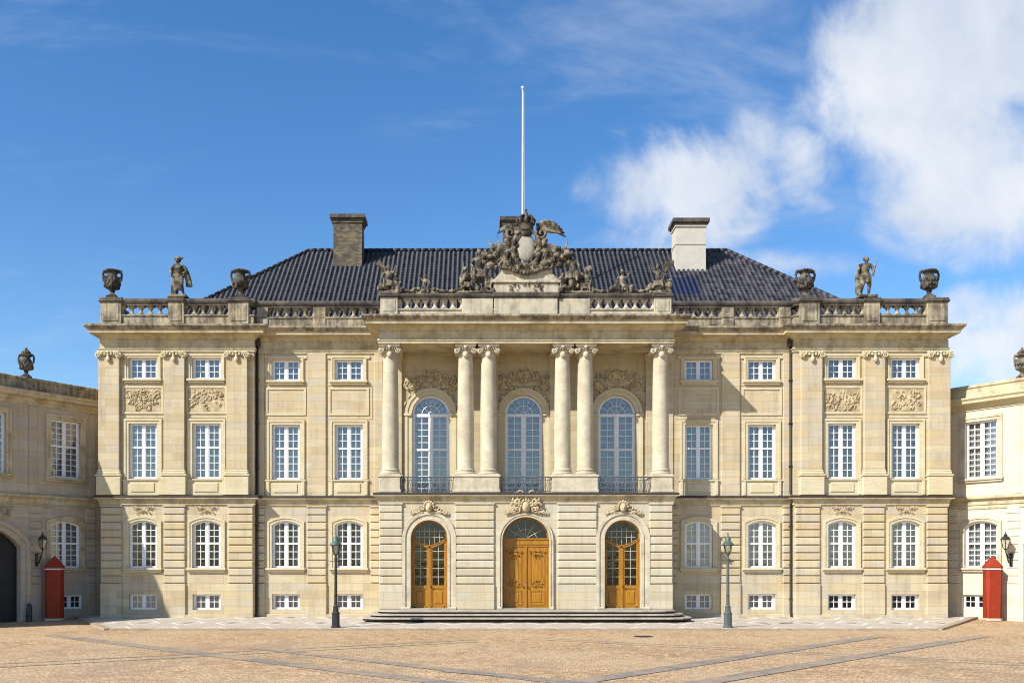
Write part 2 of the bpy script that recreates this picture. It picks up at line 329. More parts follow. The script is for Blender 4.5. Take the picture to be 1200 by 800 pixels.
    def cap(s, a, b, ra, rb, n=10):                     # tapered capsule
        a = Vector(a); b = Vector(b); s.tube([a, a.lerp(b, .5), b], [ra, (ra+rb)/2, rb], n); s.ball(a, ra, nu=n, nv=6); s.ball(b, rb, nu=n, nv=6)
    def sweep(s, prof, path, closed_prof=False, smooth=False):   # profile (out, z) swept along plan path, outside on the right
        P = [Vector(p) for p in path]; n = len(prof); V = []
        for i, p in enumerate(P):
            d0 = (P[i]-P[i-1]).normalized() if i > 0 else None; d1 = (P[i+1]-P[i]).normalized() if i < len(P)-1 else None
            if d0 is None: d0 = d1
            if d1 is None: d1 = d0
            n0 = Vector((d0.y, -d0.x)); n1 = Vector((d1.y, -d1.x)); m = (n0+n1); m /= max(1e-6, m.dot(n0))
            for o, z in prof: q = p+m*o; V.append((q.x, q.y, z))
        F = []
        for i in range(len(P)-1):
            for k in range(n if closed_prof else n-1):
                l = (k+1) % n; F.append((i*n+k, (i+1)*n+k, (i+1)*n+l, i*n+l))
        if closed_prof: F += [tuple(range(n)), tuple(range(len(P)*n-1, (len(P)-1)*n-1, -1))]
        s.add(V, F, smooth)
    def wall(s, x0, x1, z0, z1, y, holes, reveal=.25):
        outer = [Vector((x0, z0, 0)), Vector((x1, z0, 0)), Vector((x1, z1, 0)), Vector((x0, z1, 0))]
        polys = [outer]+[[Vector((a, b, 0)) for a, b in h] for h in holes]
        flat = [p for q in polys for p in q]; tris = tessellate_polygon(polys)
        V = [(p.x, y, p.y) for p in flat]; F = []
        for a, b, c in tris:
            A, B, C = flat[a], flat[b], flat[c]
            F.append((a, b, c) if (B-A).cross(C-A).z > 0 else (a, c, b))
        s.add(V, F)
        for h in holes:
            n = len(h); s.add([(a, y, b) for a, b in h]+[(a, y+reveal, b) for a, b in h], [(i, (i+1) % n, n+(i+1) % n, n+i) for i in range(n)])
    def xf(s, fn, i0=0):
        for i in range(i0, len(s.v)): s.v[i] = tuple(fn(Vector(s.v[i])))
    def mirror_from(s, v0, f0, axis_x=0):
        o = len(s.v)-v0; s.v += [(2*axis_x-x, y, z) for x, y, z in s.v[v0:]]
        nf = len(s.f)
        for i in range(f0, nf): s.f.append(tuple(j+o for j in reversed(s.f[i]))); s.sm.append(s.sm[i]); s.mi.append(s.mi[i])
    def build(s, name, mat, parent=None, loc=(0, 0, 0), rz=0, vox=None):
        me = bpy.data.meshes.new(name); me.from_pydata(s.v, [], s.f); me.polygons.foreach_set('use_smooth', s.sm)
        for m in (mat if isinstance(mat, (list, tuple)) else [mat]): me.materials.append(m)
        me.polygons.foreach_set('material_index', s.mi); me.update()
        if vox:
            t = bpy.data.objects.new('tmp', me); COL.objects.link(t); md = t.modifiers.new('r', 'REMESH'); md.mode = 'VOXEL'; md.voxel_size = vox; md.use_smooth_shade = True
            dg = bpy.context.evaluated_depsgraph_get(); m2 = bpy.data.meshes.new_from_object(t.evaluated_get(dg)); bpy.data.objects.remove(t); m2.name = name
            m2.materials.clear(); m2.materials.append(mat); me = m2
            for p in me.polygons: p.use_smooth = True
        o = bpy.data.objects.new(name, me); COL.objects.link(o); o.location = loc; o.rotation_euler = (0, 0, rz)
        if parent: o.parent = parent
        return o
class PC:
    def __init__(s): s.l = []
    def n(s): s.l.append(MB()); return s.l[-1]
    def build(s, name, mat, parent=None): s.o = [m.build(name, mat, parent) for m in s.l]; return s.o
def tag(o, label=None, cat=None, group=None, kind=None):
    if label: o['label'] = label
    if cat: o['category'] = cat
    if group: o['group'] = group
    if kind: o['kind'] = kind
    return o
def empty(name, loc, rz=0, label=None, cat=None, group=None):
    o = bpy.data.objects.new(name, None); COL.objects.link(o); o.location = loc; o.rotation_euler = (0, 0, rz); o.empty_display_size = .3
    return tag(o, label, cat, group)
def copy_tree(o, parent=None, loc=None):
    c = o.copy(); COL.objects.link(c); c.parent = parent
    if loc is not None: c.location = loc
    for ch in list(o.children): copy_tree(ch, c)
    return c
def outline(w, z0, z1, rise=0, n=14, cx=0):
    P = [(cx-w/2, z0), (cx+w/2, z0)]
    if rise <= 0: return P+[(cx+w/2, z1), (cx-w/2, z1)]
    R = (w*w/4+rise*rise)/(2*rise); zc = z1-R; a0 = math.asin(min(1, w/2/R))
    for i in range(n+1):
        a = a0-2*a0*i/n; P.append((cx+R*sin(a), zc+R*cos(a)))
    return P
def arcz(w, z1, rise, x):
    if rise <= 0: return z1
    R = (w*w/4+rise*rise)/(2*rise); return z1-R+sqrt(max(0, R*R-x*x))
def spiral(mb, c, R, turns, dirn=1, a0=0, r=.03, y=0, n=18, plane='xz', end=.2):
    path = []; rad = []
    for i in range(n+1):
        t = i/n; a = a0+dirn*2*pi*turns*t; q = R*(1-(1-end)*t)
        path.append((c[0]+q*cos(a), y-.02*sin(pi*t), c[1]+q*sin(a))); rad.append(r*(1-.45*t))
    mb.tube(path, rad, 5)
def leaf(mb, c, L, ang, y, w=.3, th=.25):
    R = Matrix.Rotation(-ang, 3, 'Y'); mb.ball((c[0], y, c[1]), (L, L*th, L*w), R, 6, 5)
def ornament(mb, cx, cz, w, h, y, n, seed, r=.03, mask=None, sym=True):
    rd = random.Random(seed); done = 0; v0 = len(mb.v); f0 = len(mb.f)
    while done < n:
        u = rd.uniform(0, .5) if sym else rd.uniform(-.5, .5); v = rd.uniform(-.5, .5)
        if mask and not mask(u, v): continue
        x = cx+u*w; z = cz+v*h; done += 1
        if rd.random() < .5: spiral(mb, (x, z), rd.uniform(.07, .15)*min(w, h)*1.4, rd.uniform(.6, 1.3), rd.choice((-1, 1)), rd.uniform(0, 6.28), r*rd.uniform(.8, 1.4), y-.01, 12)
        else: leaf(mb, (x, z), rd.uniform(.07, .13)*min(w, h)*1.5, rd.uniform(0, pi), y-.01, rd.uniform(.25, .45), .5)
    if sym: mb.mirror_from(v0, f0, cx)

# ------------------------------------------------------------------ the setting
def gz(y): return -.10-.08*min(1, max(0, -y/6.75))
g = MB(); XS = [-400, -60, -25, 0, 25, 60, 400]; YS = [-500, -60, -20, -6.75, -3.4, 0, 20, 400]
g.add([(x, y, gz(y)) for y in YS for x in XS], [(j*7+i, j*7+i+1, (j+1)*7+i+1, (j+1)*7+i) for j in range(len(YS)-1) for i in range(6)])
tag(g.build('plaza_ground', M['cobble']), kind='structure')
PV = [(-19.6, 1.5), (-18.6, .1), (-14.6, -6.75), (18.2, -6.75), (23.2, .1), (23.8, 1.5)]
def pz(y): return .0-.12*min(1, max(0, -y/6.75))
g = MB(); g.add([(x, y, pz(y)+.003) for x, y in PV], [tuple(range(6))]); tag(g.build('pavement', M['mosaic']), kind='structure')
g = MB(); K = PV[1:5]
for (a, b) in zip(K[:-1], K[1:]):
    a = Vector(a); b = Vector(b); d = (b-a).normalized(); nn = Vector((d.y, -d.x)); L = (b-a).length; m = max(1, int(L/1.25))
    for i in range(m):
        p = a+d*(L*i/m+.004); q = a+d*(L*(i+1)/m-.004); P = [p+nn*.0, q+nn*.0, q+nn*.28, p+nn*.28]
        z = [pz(t.y) for t in P]; g.add([(t.x, t.y, -.4) for t in P]+[(t.x, t.y, zz+.012) for t, zz in zip(P, z)], [(4, 5, 6, 7), (0, 1, 5, 4), (1, 2, 6, 5), (2, 3, 7, 6), (3, 0, 4, 7)])
tag(g.build('kerb', M['kerb']), kind='structure')
def gp(px, py): d = 1125*2.58/(py-662); return Vector(((px-560)*d/1125, -45+d))
def bandline(a, b, w, lift):
    g = MB()
    a = gp(*a); b = gp(*b); d = (b-a).normalized(); a = a-d*1.0; b = b; nn = Vector((-d.y, d.x))*w/2
    def cl(p): return min(p.y, -7.05)
    P = [a-nn, b-nn, b+nn, a+nn]; m = 10
    V = []
    for i in range(m+1):
        t = i/m; p = (a-nn).lerp(b-nn, t); q = (a+nn).lerp(b+nn, t); V += [(p.x, p.y, gz(p.y)+lift), (q.x, q.y, gz(q.y)+lift)]
    g.add(V, [(2*i, 2*i+2, 2*i+3, 2*i+1) for i in range(m)])
    tag(g.build('paving_band', M['band']), kind='structure')
for kk, (a, b, w) in enumerate([((1250, 779.5), (640, 747.5), .17), ((1250, 782.5), (640, 749.5), .12), ((0, 777.5), (560, 749), .16), ((0, 781.5), (560, 751.5), .12),
                ((540, 802), (60, 744), .62), ((640, 797), (300, 759), .55), ((670, 800), (1030, 745), .6), ((810, 802), (1150, 745), .62), ((560, 789), (760, 806), .4)]):
    bandline(a, b, w, .004+.0015*kk)

# ------------------------------------------------------------------ window kinds
def bars(mb, w, z0, z1, rise, y, tr, cols, up, lo, fw=.085, mw=.11, mt=.028, tw=.085):
    """white sash: outer frame, centre mullion, transom, muntins"""
    o = outline(w, z0, z1, rise); sx = (w-2*fw)/w
    inn = outline(w-2*fw, z0+fw, z1-fw, rise*sx*.98 if rise else 0); mb.ring(o, inn, y, y+.09)
    zt = arcz(w, z1, rise, 0)-.02; mb.box(-mw/2, mw/2, y-.012, y+.07, z0+.01, zt-fw*.4)
    if tr: mb.box(-w/2+.02, w/2-.02, y-.02, y+.075, tr-tw/2, tr+tw/2)
    lw = w/2-fw-mw/2
    for sgn in (-1, 1):
        for c in range(1, cols):
            x = sgn*(mw/2+lw*c/cols); ztop = arcz(w, z1, rise, abs(x))-fw*.6; mb.box(x-mt/2, x+mt/2, y+.012, y+.055, z0+fw*.5, ztop)
        xa, xb = sorted((sgn*mw/2*.9, sgn*(w/2-fw*.8)))
        # leaf stiles
        for x in (sgn*(mw/2+.02), sgn*(w/2-fw-.018)): 
            zt2 = arcz(w, z1, rise, abs(x))-fw*.7; mb.box(x-.02, x+.02, y+.004, y+.06, z0+fw*.5, zt2)
        segs = [(z0+fw, tr-tw/2, lo), (tr+tw/2, z1-rise*.4-fw, up)] if tr else [(z0+fw, z1-rise-fw, lo)]
        for a, b, k in segs:
            for r in range(1, k): z = a+(b-a)*r/k; mb.box(xa, xb, y+.014, y+.053, z-mt/2, z+mt/2)
def make_window(root, w, z0, z1, rise, tr, cols, up, lo, sur=.22, ears=False, sill=True, mat='trim', curtain='sheer', proud=.07, cutop=0, keyed=False, lowsur=0, rec=.13, gl='glass'):
    """origin at the wall face; z measured from the ground"""
    f = MB(); bars(f, w, z0, z1, rise, rec, tr, cols, up, lo); win = f.build('window', M['white'], root)
    p = MB(); o = outline(w-.02, z0+.01, z1-.01, rise*.99 if rise else 0); p.add([(x, rec+.035, z) for x, z in o], [tuple(range(len(o)))]); p.build('pane', M[gl], win)
    if sur:
        s = MB(); t = .012
        i0 = outline(w+2*t*0, z0, z1, rise); rs = lambda k: rise*(w+2*k)/w if rise else 0
        if rise < w*.49: rs = lambda k: rise+k*.12 if rise else 0
        a = outline(w+2*sur, z0-lowsur, z1+sur, rs(sur)); b = outline(w+2*sur*.55, z0-lowsur, z1+sur*.55, rs(sur*.55)); c = outline(w, z0-lowsur, z1, rise)
        s.ring(a, b, -proud, 0); s.ring(b, c, -proud*.55, .0)
        if ears:
            for sg in (-1, 1): s.block(sg*(w/2+sur), sg*(w/2+sur+.16), 0, -proud*.9, z1+sur-.12, z1+sur+.02, .01)
        if keyed: s.block(-.13, .13, 0, -proud-.05, z1-.0, z1+sur+.04)
        s.build('surround', M[mat], win)
    if sill:
        s = MB(); q = w/2+sur+.06; s.block(-q, q, .1, -.16, z0-.11, z0-.004, .015); s.block(-q+.06, q-.06, 0, -.10, z0-.2, z0-.11, .012); s.build('sill', M[mat], win)
    if curtain:
        c = MB(); n = 40; V = []
        for i in range(n+1):
            x = -w/2+.03+(w-.06)*i/n; zt = arcz(w, z1, rise, x)-.03; yy = rec+.17+.028*sin(i*1.9)+.012*sin(i*.7); V += [(x, yy, z0+.02), (x, yy, zt)]
        c.add(V, [(2*i, 2*i+2, 2*i+3, 2*i+1) for i in range(n)], True); c.build('curtain', M[curtain], win)
    return win
def part_curtains(win, w, z0, z1, rise, rec, mat):
    c = MB(); n = 12
    for sg in (-1, 1):
        V = []
        for i in range(n+1):
            x = sg*(w/2-.03-(w*.30)*i/n); zt = arcz(w, z1, rise, x)-.03; yy = rec+.17+.03*sin(i*2.1); V += [(x, yy, z0+.02), (x, yy, zt)]
        c.add(V, [(2*i, 2*i+2, 2*i+3, 2*i+1) for i in range(n)], True)
    return c.build('curtain', M[mat], win)

# ------------------------------------------------------------------ the palace
PAL = empty('palace', (2.15, 0, 0), 0, 'cream sandstone rococo palace with column portico, parapet statues and dark tiled hip roof', 'palace')
HWD, PI_, PO = 19.66, 12.55, 6.56          # half widths: whole front, inner edge of pavilions, portico
YP, YB, YF = -.42, 0.0, -2.1               # wall planes
UP = [17.7, 14.75]; UB = [11.15, 8.2]; UC = [-4.36, 0, 4.36]
A = (1.32, 2.28, 4.48, .20); B_ = (1.32, 6.42, 8.98, 0); C_ = (1.34, 11.05, 12.02, 0); D_ = (1.30, .34, 1.06, 0); E_ = (1.76, 5.62, 10.36, .88)
def hole(k, cx): w, a, b, r = k; return outline(w, a, b, r, cx=cx)
sh = MB()
for sg in (-1, 1):
    us = [sg*u for u in UP]; x0, x1 = sorted((sg*PI_, sg*HWD)); sh.wall(x0, x1, -.3, 13.0, YP, [hole(k, u) for u in us for k in (A, B_, C_, D_)])
    us = [sg*u for u in UB]; x0, x1 = sorted((sg*PO, sg*PI_)); sh.wall(x0, x1, -.3, 13.0, YB, [hole(k, u) for u in us for k in (A, B_, C_, D_)])
    sh.box(sg*PI_, sg*(PI_-.002), YP+.001, YB+.3, -.3, 13.0)
    sh.box(sg*HWD, sg*(HWD-.02), YP+.001, 13.5, -.3, 13.0)
sh.box(-HWD, HWD, 13.5, 13.6, -.3, 13.0)
sh.build('wall', M['wall'], PAL)
lo = MB()                                   # loggia rear wall
lo.wall(-PO, PO, 5.5, 13.0, YB, [hole(E_, u) for u in UC], .3); lo.build('loggia_wall', M['rear'], PAL)
SD = (1.64, .42, 4.42, .80); CD = (2.12, .42, 4.56, 1.02)
pf = MB(); pf.wall(-PO, PO, .0, 5.4, YF, [outline(*SD, cx=-4.33), outline(*SD, cx=4.33), outline(*CD, cx=0)], .5)
for sg in (-1, 1): pf.box(sg*PO, sg*(PO-.02), YF+.001, YB-.001, 0, 5.4)
pf.build('portico_wall', M['portal'], PAL)
# rooms behind the windows
rm = MB()
for sg in (-1, 1):
    rm.box(sg*6.6, sg*19.6, 1.5, 1.6, -.2, 12.9)
    for u in (6.6, 9.7, 12.7, 16.2, 19.55): rm.box(sg*u, sg*(u+.05), .25, 1.5, -.2, 12.9)
for z in (-.2, 1.6, 5.2, 9.9, 12.9): rm.box(-19.6, 19.6, .26, 1.5, z, z+.05)
rm.box(-6.5, 6.5, 1.2, 1.3, 5.2, 12.9); rm.box(-6.5, 6.5, -1.0, -.9, 0, 5.3); rm.build('room_wall', M['room'], PAL)

# rusticated piers, plinth
COURSE = [(1.56+.355*i, 1.56+.355*(i+1)) for i in range(10)]
def rust(mb, x0, x1, y, sg=1, top=True, proud=.085):
    x0, x1 = sorted((sg*x0, sg*x1))
    for a, b in COURSE: mb.block(x0, x1, y, y-proud, a+.022, b-.022, .030)
    mb.block(x0-.01, x1+.01, y, y-proud-.012, -.25 if y > -1 else .43, 1.545, .015)
    if top: mb.block(x0-.03, x1+.03, y, y-proud-.03, 5.11, 5.19, .01)
r1 = PC()
for sg in (-1, 1):
    for a, b in ((12.58, 13.72), (15.72, 16.72), (18.68, 19.64)): rust(r1.n(), a, b, YP, sg)
    for a, b in ((6.60, 7.18), (9.24, 10.14), (12.14, 12.53)): rust(r1.n(), a, b, YB, sg)
    pl_ = MB(); pl_.block(sg*(PI_+.01), sg*(HWD+.0), YP, YP-.085, -.25, .12); pl_.build('plinth', M['wall'], PAL); pl_ = MB(); pl_.block(sg*(PO+.01), sg*(PI_-.02), YB, YB-.085, -.25, .12); pl_.build('plinth', M['wall'], PAL)
r1.build('rusticated_pier', M['wall'], PAL)
r2 = PC()
for sg in (-1, 1):
    rust(r2.n(), 5.52, 6.54, YF, sg); rust(r2.n(), 1.42, 3.16, YF, sg)
r2.build('portico_pier', M['portal'], PAL)

FRONT = [(-HWD, 13.5), (-HWD, YP), (-PI_, YP), (-PI_, YB), (-PO, YB), (-PO, YF), (PO, YF), (PO, YB), (PI_, YB), (PI_, YP), (HWD, YP), (HWD, 13.5)]
# string course between the floors
s = MB(); s.sweep([(.0, 5.19), (.06, 5.21), (.06, 5.33), (.09, 5.36), (.09, 5.42), (.20, 5.47), (.24, 5.49), (.24, 5.56), (.20, 5.60), (.0, 5.64)], FRONT)
s.box(-PO+.01, PO-.01, YF+.01, YB-.01, 5.3, 5.625); s.build('string_course', M['frieze'], PAL)
s = MB(); s.sweep([(.236, 5.53), (.254, 5.532), (.254, 5.60), (.236, 5.625), (.0, 5.665)], FRONT); s.build('course_shadow_crust', M['pipe'], PAL)  # added dark strip that paints the ledge edge's shadow line and crust
# entablature with crown cornice
s = MB(); s.sweep([(.0, 12.30), (.05, 12.30), (.05, 12.40), (.09, 12.42), (.09, 12.47), (.03, 12.50), (.03, 12.86)], FRONT)
s.box(-PO+.03, PO-.03, YF+.1, YB-.01, 12.31, 12.9)
s.build('frieze', M['frieze'], PAL)
cn = [(.0, 12.86), (.08, 12.88), (.11, 12.96), (.20, 13.02), (.22, 13.05), (.55, 13.07), (.55, 13.20), (.58, 13.21)]
FC = [(x-.18 if x > 19 else x+.18 if x < -19 else x, y) for x, y in FRONT]
s = MB(); s.sweep(cn, FC); s.build('cornice', M['frieze'], PAL)
s = MB(); s.sweep([(.58, 13.21), (.62, 13.25), (.69, 13.32), (.72, 13.36), (.72, 13.44), (.0, 13.56)], FC); s.build('cornice_crown', M['attic'], PAL)
# flat lead deck behind the parapet
s = MB(); s.box(-HWD+.1, HWD-.1, YP+.12, 13.4, 13.3, 13.4); s.box(-PO+.1, PO-.1, YF+.12, YB, 13.3, 13.401); s.build('roof_deck', M['lead'], PAL)

# parapet: plinth, rail, posts, balusters
def parapet(name, paths, z0, z1, z2, z3, mt='attic'):
    b = MB()
    for p in paths: b.sweep([(-.38, z0), (.0, z0), (.02, z0+.14), (-.02, z0+.17), (-.02, z1-.06), (.03, z1-.05), (.03, z1), (-.38, z1)], p, True)
    ob = b.build(name, M[mt], PAL)
    c = MB()
    for p in paths: c.sweep([(-.38, z2), (.0, z2), (.0, z2+.07), (.05, z2+.12), (.08, z2+.2), (.06, z3), (-.02, z3+.03), (-.40, z3+.02)], p, True)
    c.build('coping', M['cap'], ob); return ob
L1 = [(-HWD+.02, 4), (-HWD+.02, YP), (-PI_, YP), (-PI_, YB), (-PO+.1, YB)]
mir = lambda P: [(-x, y) for x, y in reversed(P)]
balL = parapet('balustrade', [L1], 13.45, 14.02, 14.46, 14.76); balR = parapet('balustrade', [mir(L1)], 13.45, 14.02, 14.46, 14.76)
L2 = [(-PO+.06, .6), (-PO+.06, YF), (PO-.06, YF), (PO-.06, .6)]
bal2 = parapet('balustrade', [L2], 13.45, 13.85, 14.28, 14.52, 'atticpale')
def post(x0, x1, yf, z0, z1, d=.5):
    mt = 'atticpale' if yf < -1 else 'attic'
    mb = MB(); capm = MB()
    mb.block(x0, x1, yf+d, yf-.06, z0, z1, .02); mb.block(x0+.12, x1-.12, yf, yf-.085, z0+.25, z1-.12, .01)
    capm.block(x0-.07, x1+.07, yf+d, yf-.15, z1, z1+.10, .03); capm.block(x0-.03, x1+.03, yf+d, yf-.10, z1+.10, z1+.20, .03)
    o = mb.build('parapet_post', M[mt], PAL); capm.build('post_cap', M['cap'], o)
for sg in (-1, 1):
    for a, b in ((18.68, 19.66), (15.78, 16.52), (12.78, 13.72)): x0, x1 = sorted((sg*a, sg*b)); post(x0, x1, YP, 13.47, 14.62)
    for a, b in ((9.28, 9.86), (11.98, 12.52)): x0, x1 = sorted((sg*a, sg*b)); po = MB(); po.block(x0, x1, YB+.4, YB-.03, 13.5, 14.47, .02); po.build('parapet_panel', M['attic'], PAL)
    x0, x1 = sorted((sg*5.72, sg*6.5)); post(x0, x1, YF, 13.47, 14.36)
    x0, x1 = sorted((sg*1.46, sg*2.86)); po = MB(); po.block(x0, x1, YF+.4, YF-.04, 13.47, 14.29, .02); po.build('parapet_panel', M['atticpale'], PAL)
po = MB(); pc = MB(); po.block(-1.42, 1.42, YF+.6, YF-.12, 13.47, 14.32, .03); pc.block(-1.5, 1.5, YF+.6, YF-.2, 14.32, 14.56, .05)
o_ = po.build('crest_base', M['atticpale'], PAL); pc.build('post_cap', M['cap'], o_)
def baluster(h):
    b = MB(); b.box(-.17, .17, -.13, .13, 0, .05); b.box(-.17, .17, -.13, .13, h-.05, h)
    b.lathe([(.16, .05), (.135, .08), (.10, .13), (.075, h*.40), (.065, h*.5), (.075, h*.6), (.10, h-.13), (.135, h-.08), (.16, h-.05)], 12); return b
b0 = baluster(.44).build('baluster', M['attic'], balL, (0, 0, 0)); first = True
for sg in (-1, 1):
    for a, b, y in ((6.72, 9.28, .19), (9.86, 11.98, .19), (13.72, 15.78, YP+.19), (16.52, 18.72, YP+.19)):
        n = round((b-a)/.41)
        for i in range(n+1):
            p = (sg*(a+(b-a)*i/n), y, 14.02)
            if first: b0.location = p; first = False
            else: copy_tree(b0, balL if sg < 0 else balR, p)
b1 = baluster(.43).build('baluster', M['atticpale'], bal2, (2.86, YF+.19, 13.85)); b1.location = (2.86, YF+.19, 13.85)
for sg in (-1, 1):
    for i in range(8):
        if sg == 1 and i == 0: continue
        copy_tree(b1, bal2, (sg*(2.86+2.86*i/7), YF+.19, 13.85))

# windows: first of each kind, then copies
def series(win, spots):
    for i, (x, y) in enumerate(spots):
        if i == 0: win.location = (x, y, 0)
        else: copy_tree(win, PAL, (x, y, 0))
P4 = [(-UP[0], YP), (-UP[1], YP), (UP[1], YP), (UP[0], YP)]; Bq = [(-UB[0], YB), (-UB[1], YB), (UB[1], YB), (UB[0], YB)]
wa = make_window(PAL, *A, 3.42, 2, 3, 3, sur=.2, curtain=None, gl='darkglass')
series(wa, P4[:2])
wa3 = make_window(PAL, *A, 3.42, 2, 3, 3, sur=.2, curtain=None, gl='darkglass'); part_curtains(wa3, *A, .13, 'sheer'); series(wa3, Bq[:2])
wa2 = make_window(PAL, *A, 3.42, 2, 3, 3, sur=.2, curtain='sheer'); series(wa2, [Bq[2], Bq[3]]+P4[2:])
wb = make_window(PAL, *B_, 7.88, 2, 3, 4, sur=.22, sill=False, curtain='sheer', lowsur=.0); series(wb, P4+Bq)
wc = make_window(PAL, *C_, None, 2, 0, 3, sur=.16, ears=True, curtain='sheer'); series(wc, P4+Bq)
wd = make_window(PAL, *D_, None, 2, 0, 2, sur=0, sill=False, curtain='linen', rec=.17); series(wd, P4[:2]+Bq)
wd2 = make_window(PAL, *D_, None, 2, 0, 2, sur=0, sill=False, curtain=None, rec=.17, gl='darkglass'); series(wd2, P4[2:])
for (x, y) in P4+Bq:
    ap = MB(); fr = MB()
    ap.block(x-.92, x+.92, y, y-.05, 5.64, 6.40, .012); ap.block(x-.55, x+.55, y, y-.085, 5.80, 6.22, .02)
    for sg in (-1, 1): ap.block(x+sg*.74, x+sg*.9, y, y-.10, 5.66, 6.36, .02)
    ap.block(x-.96, x+.96, y, y-.11, 6.33, 6.40, .012)
    o = outline(1.9, 9.42, 10.72, 0, cx=x); i_ = outline(1.7, 9.52, 10.62, 0, cx=x); fr.ring(o, i_, y-.04, y)
    fr.ring(outline(2.2, 9.24, 10.84, 0, cx=x), outline(2.14, 9.27, 10.81, 0, cx=x), y-.02, y)
    ap.build('apron', M['trim'], PAL); fr.build('panel_frame', M['trim'], PAL)

# bay strips and edges
st = PC()
for sg in (-1, 1):
    st.n().block(sg*9.26, sg*10.12, YB, YB-.08, 5.64, 12.29); st.n().block(sg*12.15, sg*12.53, YB, YB-.06, 5.64, 12.29); st.n().block(sg*6.6, sg*7.0, YB, YB-.06, 5.64, 12.29)
st.build('wall_strip', M['wall'], PAL)

# relief panels
for i, (x, y) in enumerate(P4):
    r = MB(); ornament(r, 0, 10.07, 1.5, .86, 0, 34, 11+i*3, .026, lambda u, v: (u*2)**4+(v*2)**4 < 1.05, sym=(i % 2 == 0))
    r.block(-.84, .84, 0, -.012, 9.53, 10.61, .01); r.build('relief_panel', M['relief'], PAL, (x, y, 0))
r = MB(); ornament(r, 0, 4.98, .95, .30, -.04, 14, 5, .02); rp = r.build('window_crest', M['relief'], PAL, (P4[0][0], YP, 0))
for x, y in P4[1:]: copy_tree(rp, PAL, (x, y, 0))

# pilasters of the pavilions
def disc(mb, c, r, y0, y1, n=16): mb.prism([(c[0]+r*cos(2*pi*i/n), c[1]+r*sin(2*pi*i/n)) for i in range(n)], y0, y1)
def clean_cap(w, z0, z1, y):
    mb = MB(); h = z1-z0; mb.block(-w/2-.06, w/2+.06, y+.12, y-.12, z1-.07, z1, .015); mb.block(-w/2, w/2, y+.12, y-.05, z0+h*.4, z1-.07, .01)
    for sg in (-1, 1):
        c = (sg*(w/2-.02), z0+h*.5); disc(mb, c, .14, y-.10, y); spiral(mb, c, .125, 1.6, sg, pi/2, .026, y-.11, 24, end=.15); mb.ball((c[0], y-.11, c[1]), .03, None, 7, 5)
    for k in range(5): mb.ball((w*.6*(k/4-.5), y-.09, z0+h*.5+.035*abs(k-2)), (.06, .06, .07), None, 8, 5)
    mb.ball((0, y-.09, z0+.0), (.10, .07, .15)); mb.ball((0, y-.10, z1-.06), (.08, .06, .07))
    return mb
ci = None
for sg in (-1, 1):
    for u in (19.22, 16.2, 13.3):
        x = sg*u; ps = MB(); pb = MB(); ps.block(x-.48, x+.48, YP, YP-.21, 6.82, 12.05, .012)
        pb.block(x-.56, x+.56, YP, YP-.27, 5.65, 6.52, .02); pb.block(x-.60, x+.60, YP, YP-.31, 6.52, 6.60, .02); pb.block(x-.54, x+.54, YP, YP-.27, 6.60, 6.72, .04); pb.block(x-.51, x+.51, YP, YP-.24, 6.72, 6.82, .02)
        psr = ps.build('pilaster', M['wall'], PAL); pb.build('pilaster_base', M['trim'], psr)
        if ci is None: ci = clean_cap(.98, 11.92, 12.29, -.20).build('pilaster_capital', M['trim'], psr, (x, YP, 0))
        else: copy_tree(ci, psr, (x, YP, 0))

# loggia: columns, pilasters behind, pedestals
pp = PC()
for u in (-6.12, -2.17, 2.17, 6.12):
    w = .42 if abs(u) > 5 else .95; q_ = pp.n(); q_.block(u-w, u+w, YB, YB-.16, 5.64, 12.28, .012); q_.block(u-w-.05, u+w+.05, YB, YB-.2, 11.95, 12.28, .02); q_.block(u-w-.05, u+w+.05, YB, YB-.2, 6.4, 6.62, .02)
pp.build('loggia_pilaster', M['rear'], PAL)
pd = PC()
for a, b in ((-6.56, -5.62), (-3.22, -1.18), (1.18, 3.22), (5.62, 6.56)):
    q_ = pd.n(); q_.block(a, b, -.9, YF-.02, 5.65, 6.40, .02); q_.block(a-.05, b+.05, -.86, YF-.06, 6.34, 6.44, .02); q_.block(a-.04, b+.04, -.87, YF-.05, 5.65, 5.78, .02)
pd.build('column_pedestal', M['portaltrim'], PAL)
YC = -1.62
c = MB(); c.box(-.46, .46, -.46, .46, 6.43, 6.50)
c.lathe([(.46, 6.50), (.475, 6.54), (.46, 6.58), (.40, 6.60), (.39, 6.63), (.425, 6.65), (.425, 6.69), (.385, 6.71), (.375, 6.76), (.375, 8.2), (.372, 8.8), (.355, 10.2), (.325, 11.75), (.322, 11.84), (.35, 11.86), (.35, 11.90), (.32, 11.92), (.32, 12.1)], 32)
col0 = c.build('column', M['column'], PAL, (-6.1, YC, 0))
k = MB(); k.box(-.47, .47, -.47, .47, 12.20, 12.295); k.box(-.40, .40, -.40, .40, 12.13, 12.20); k.lathe([(.34, 11.92), (.40, 12.03), (.42, 12.13)], 20)
for sx in (-1, 1):
    for sy in (-1, 1):
        c0 = (sx*.38, 12.02); yy = sy*.38
        disc(k, c0, .135, *sorted((yy, sy*.05))); spiral(k, c0, .12, 1.6, sx, pi/2, .027, yy+sy*.01, 24, end=.15); k.ball((c0[0], yy+sy*.02, c0[1]), .03, None, 7, 5)
    for j in range(5): k.ball((.42*(j/4-.5)*1.1, -.40, 12.06+.02*abs(j-2)), (.055, .05, .07), None, 8, 5)
k.ball((0, -.37, 11.84), (.13, .09, .15)); k.ball((0, -.44, 12.17), (.09, .07, .08))
k.build('capital', M['portaltrim'], col0)
for u in (-2.70, -1.67, 1.67, 2.70, 6.1): copy_tree(col0, PAL, (u, YC, 0))

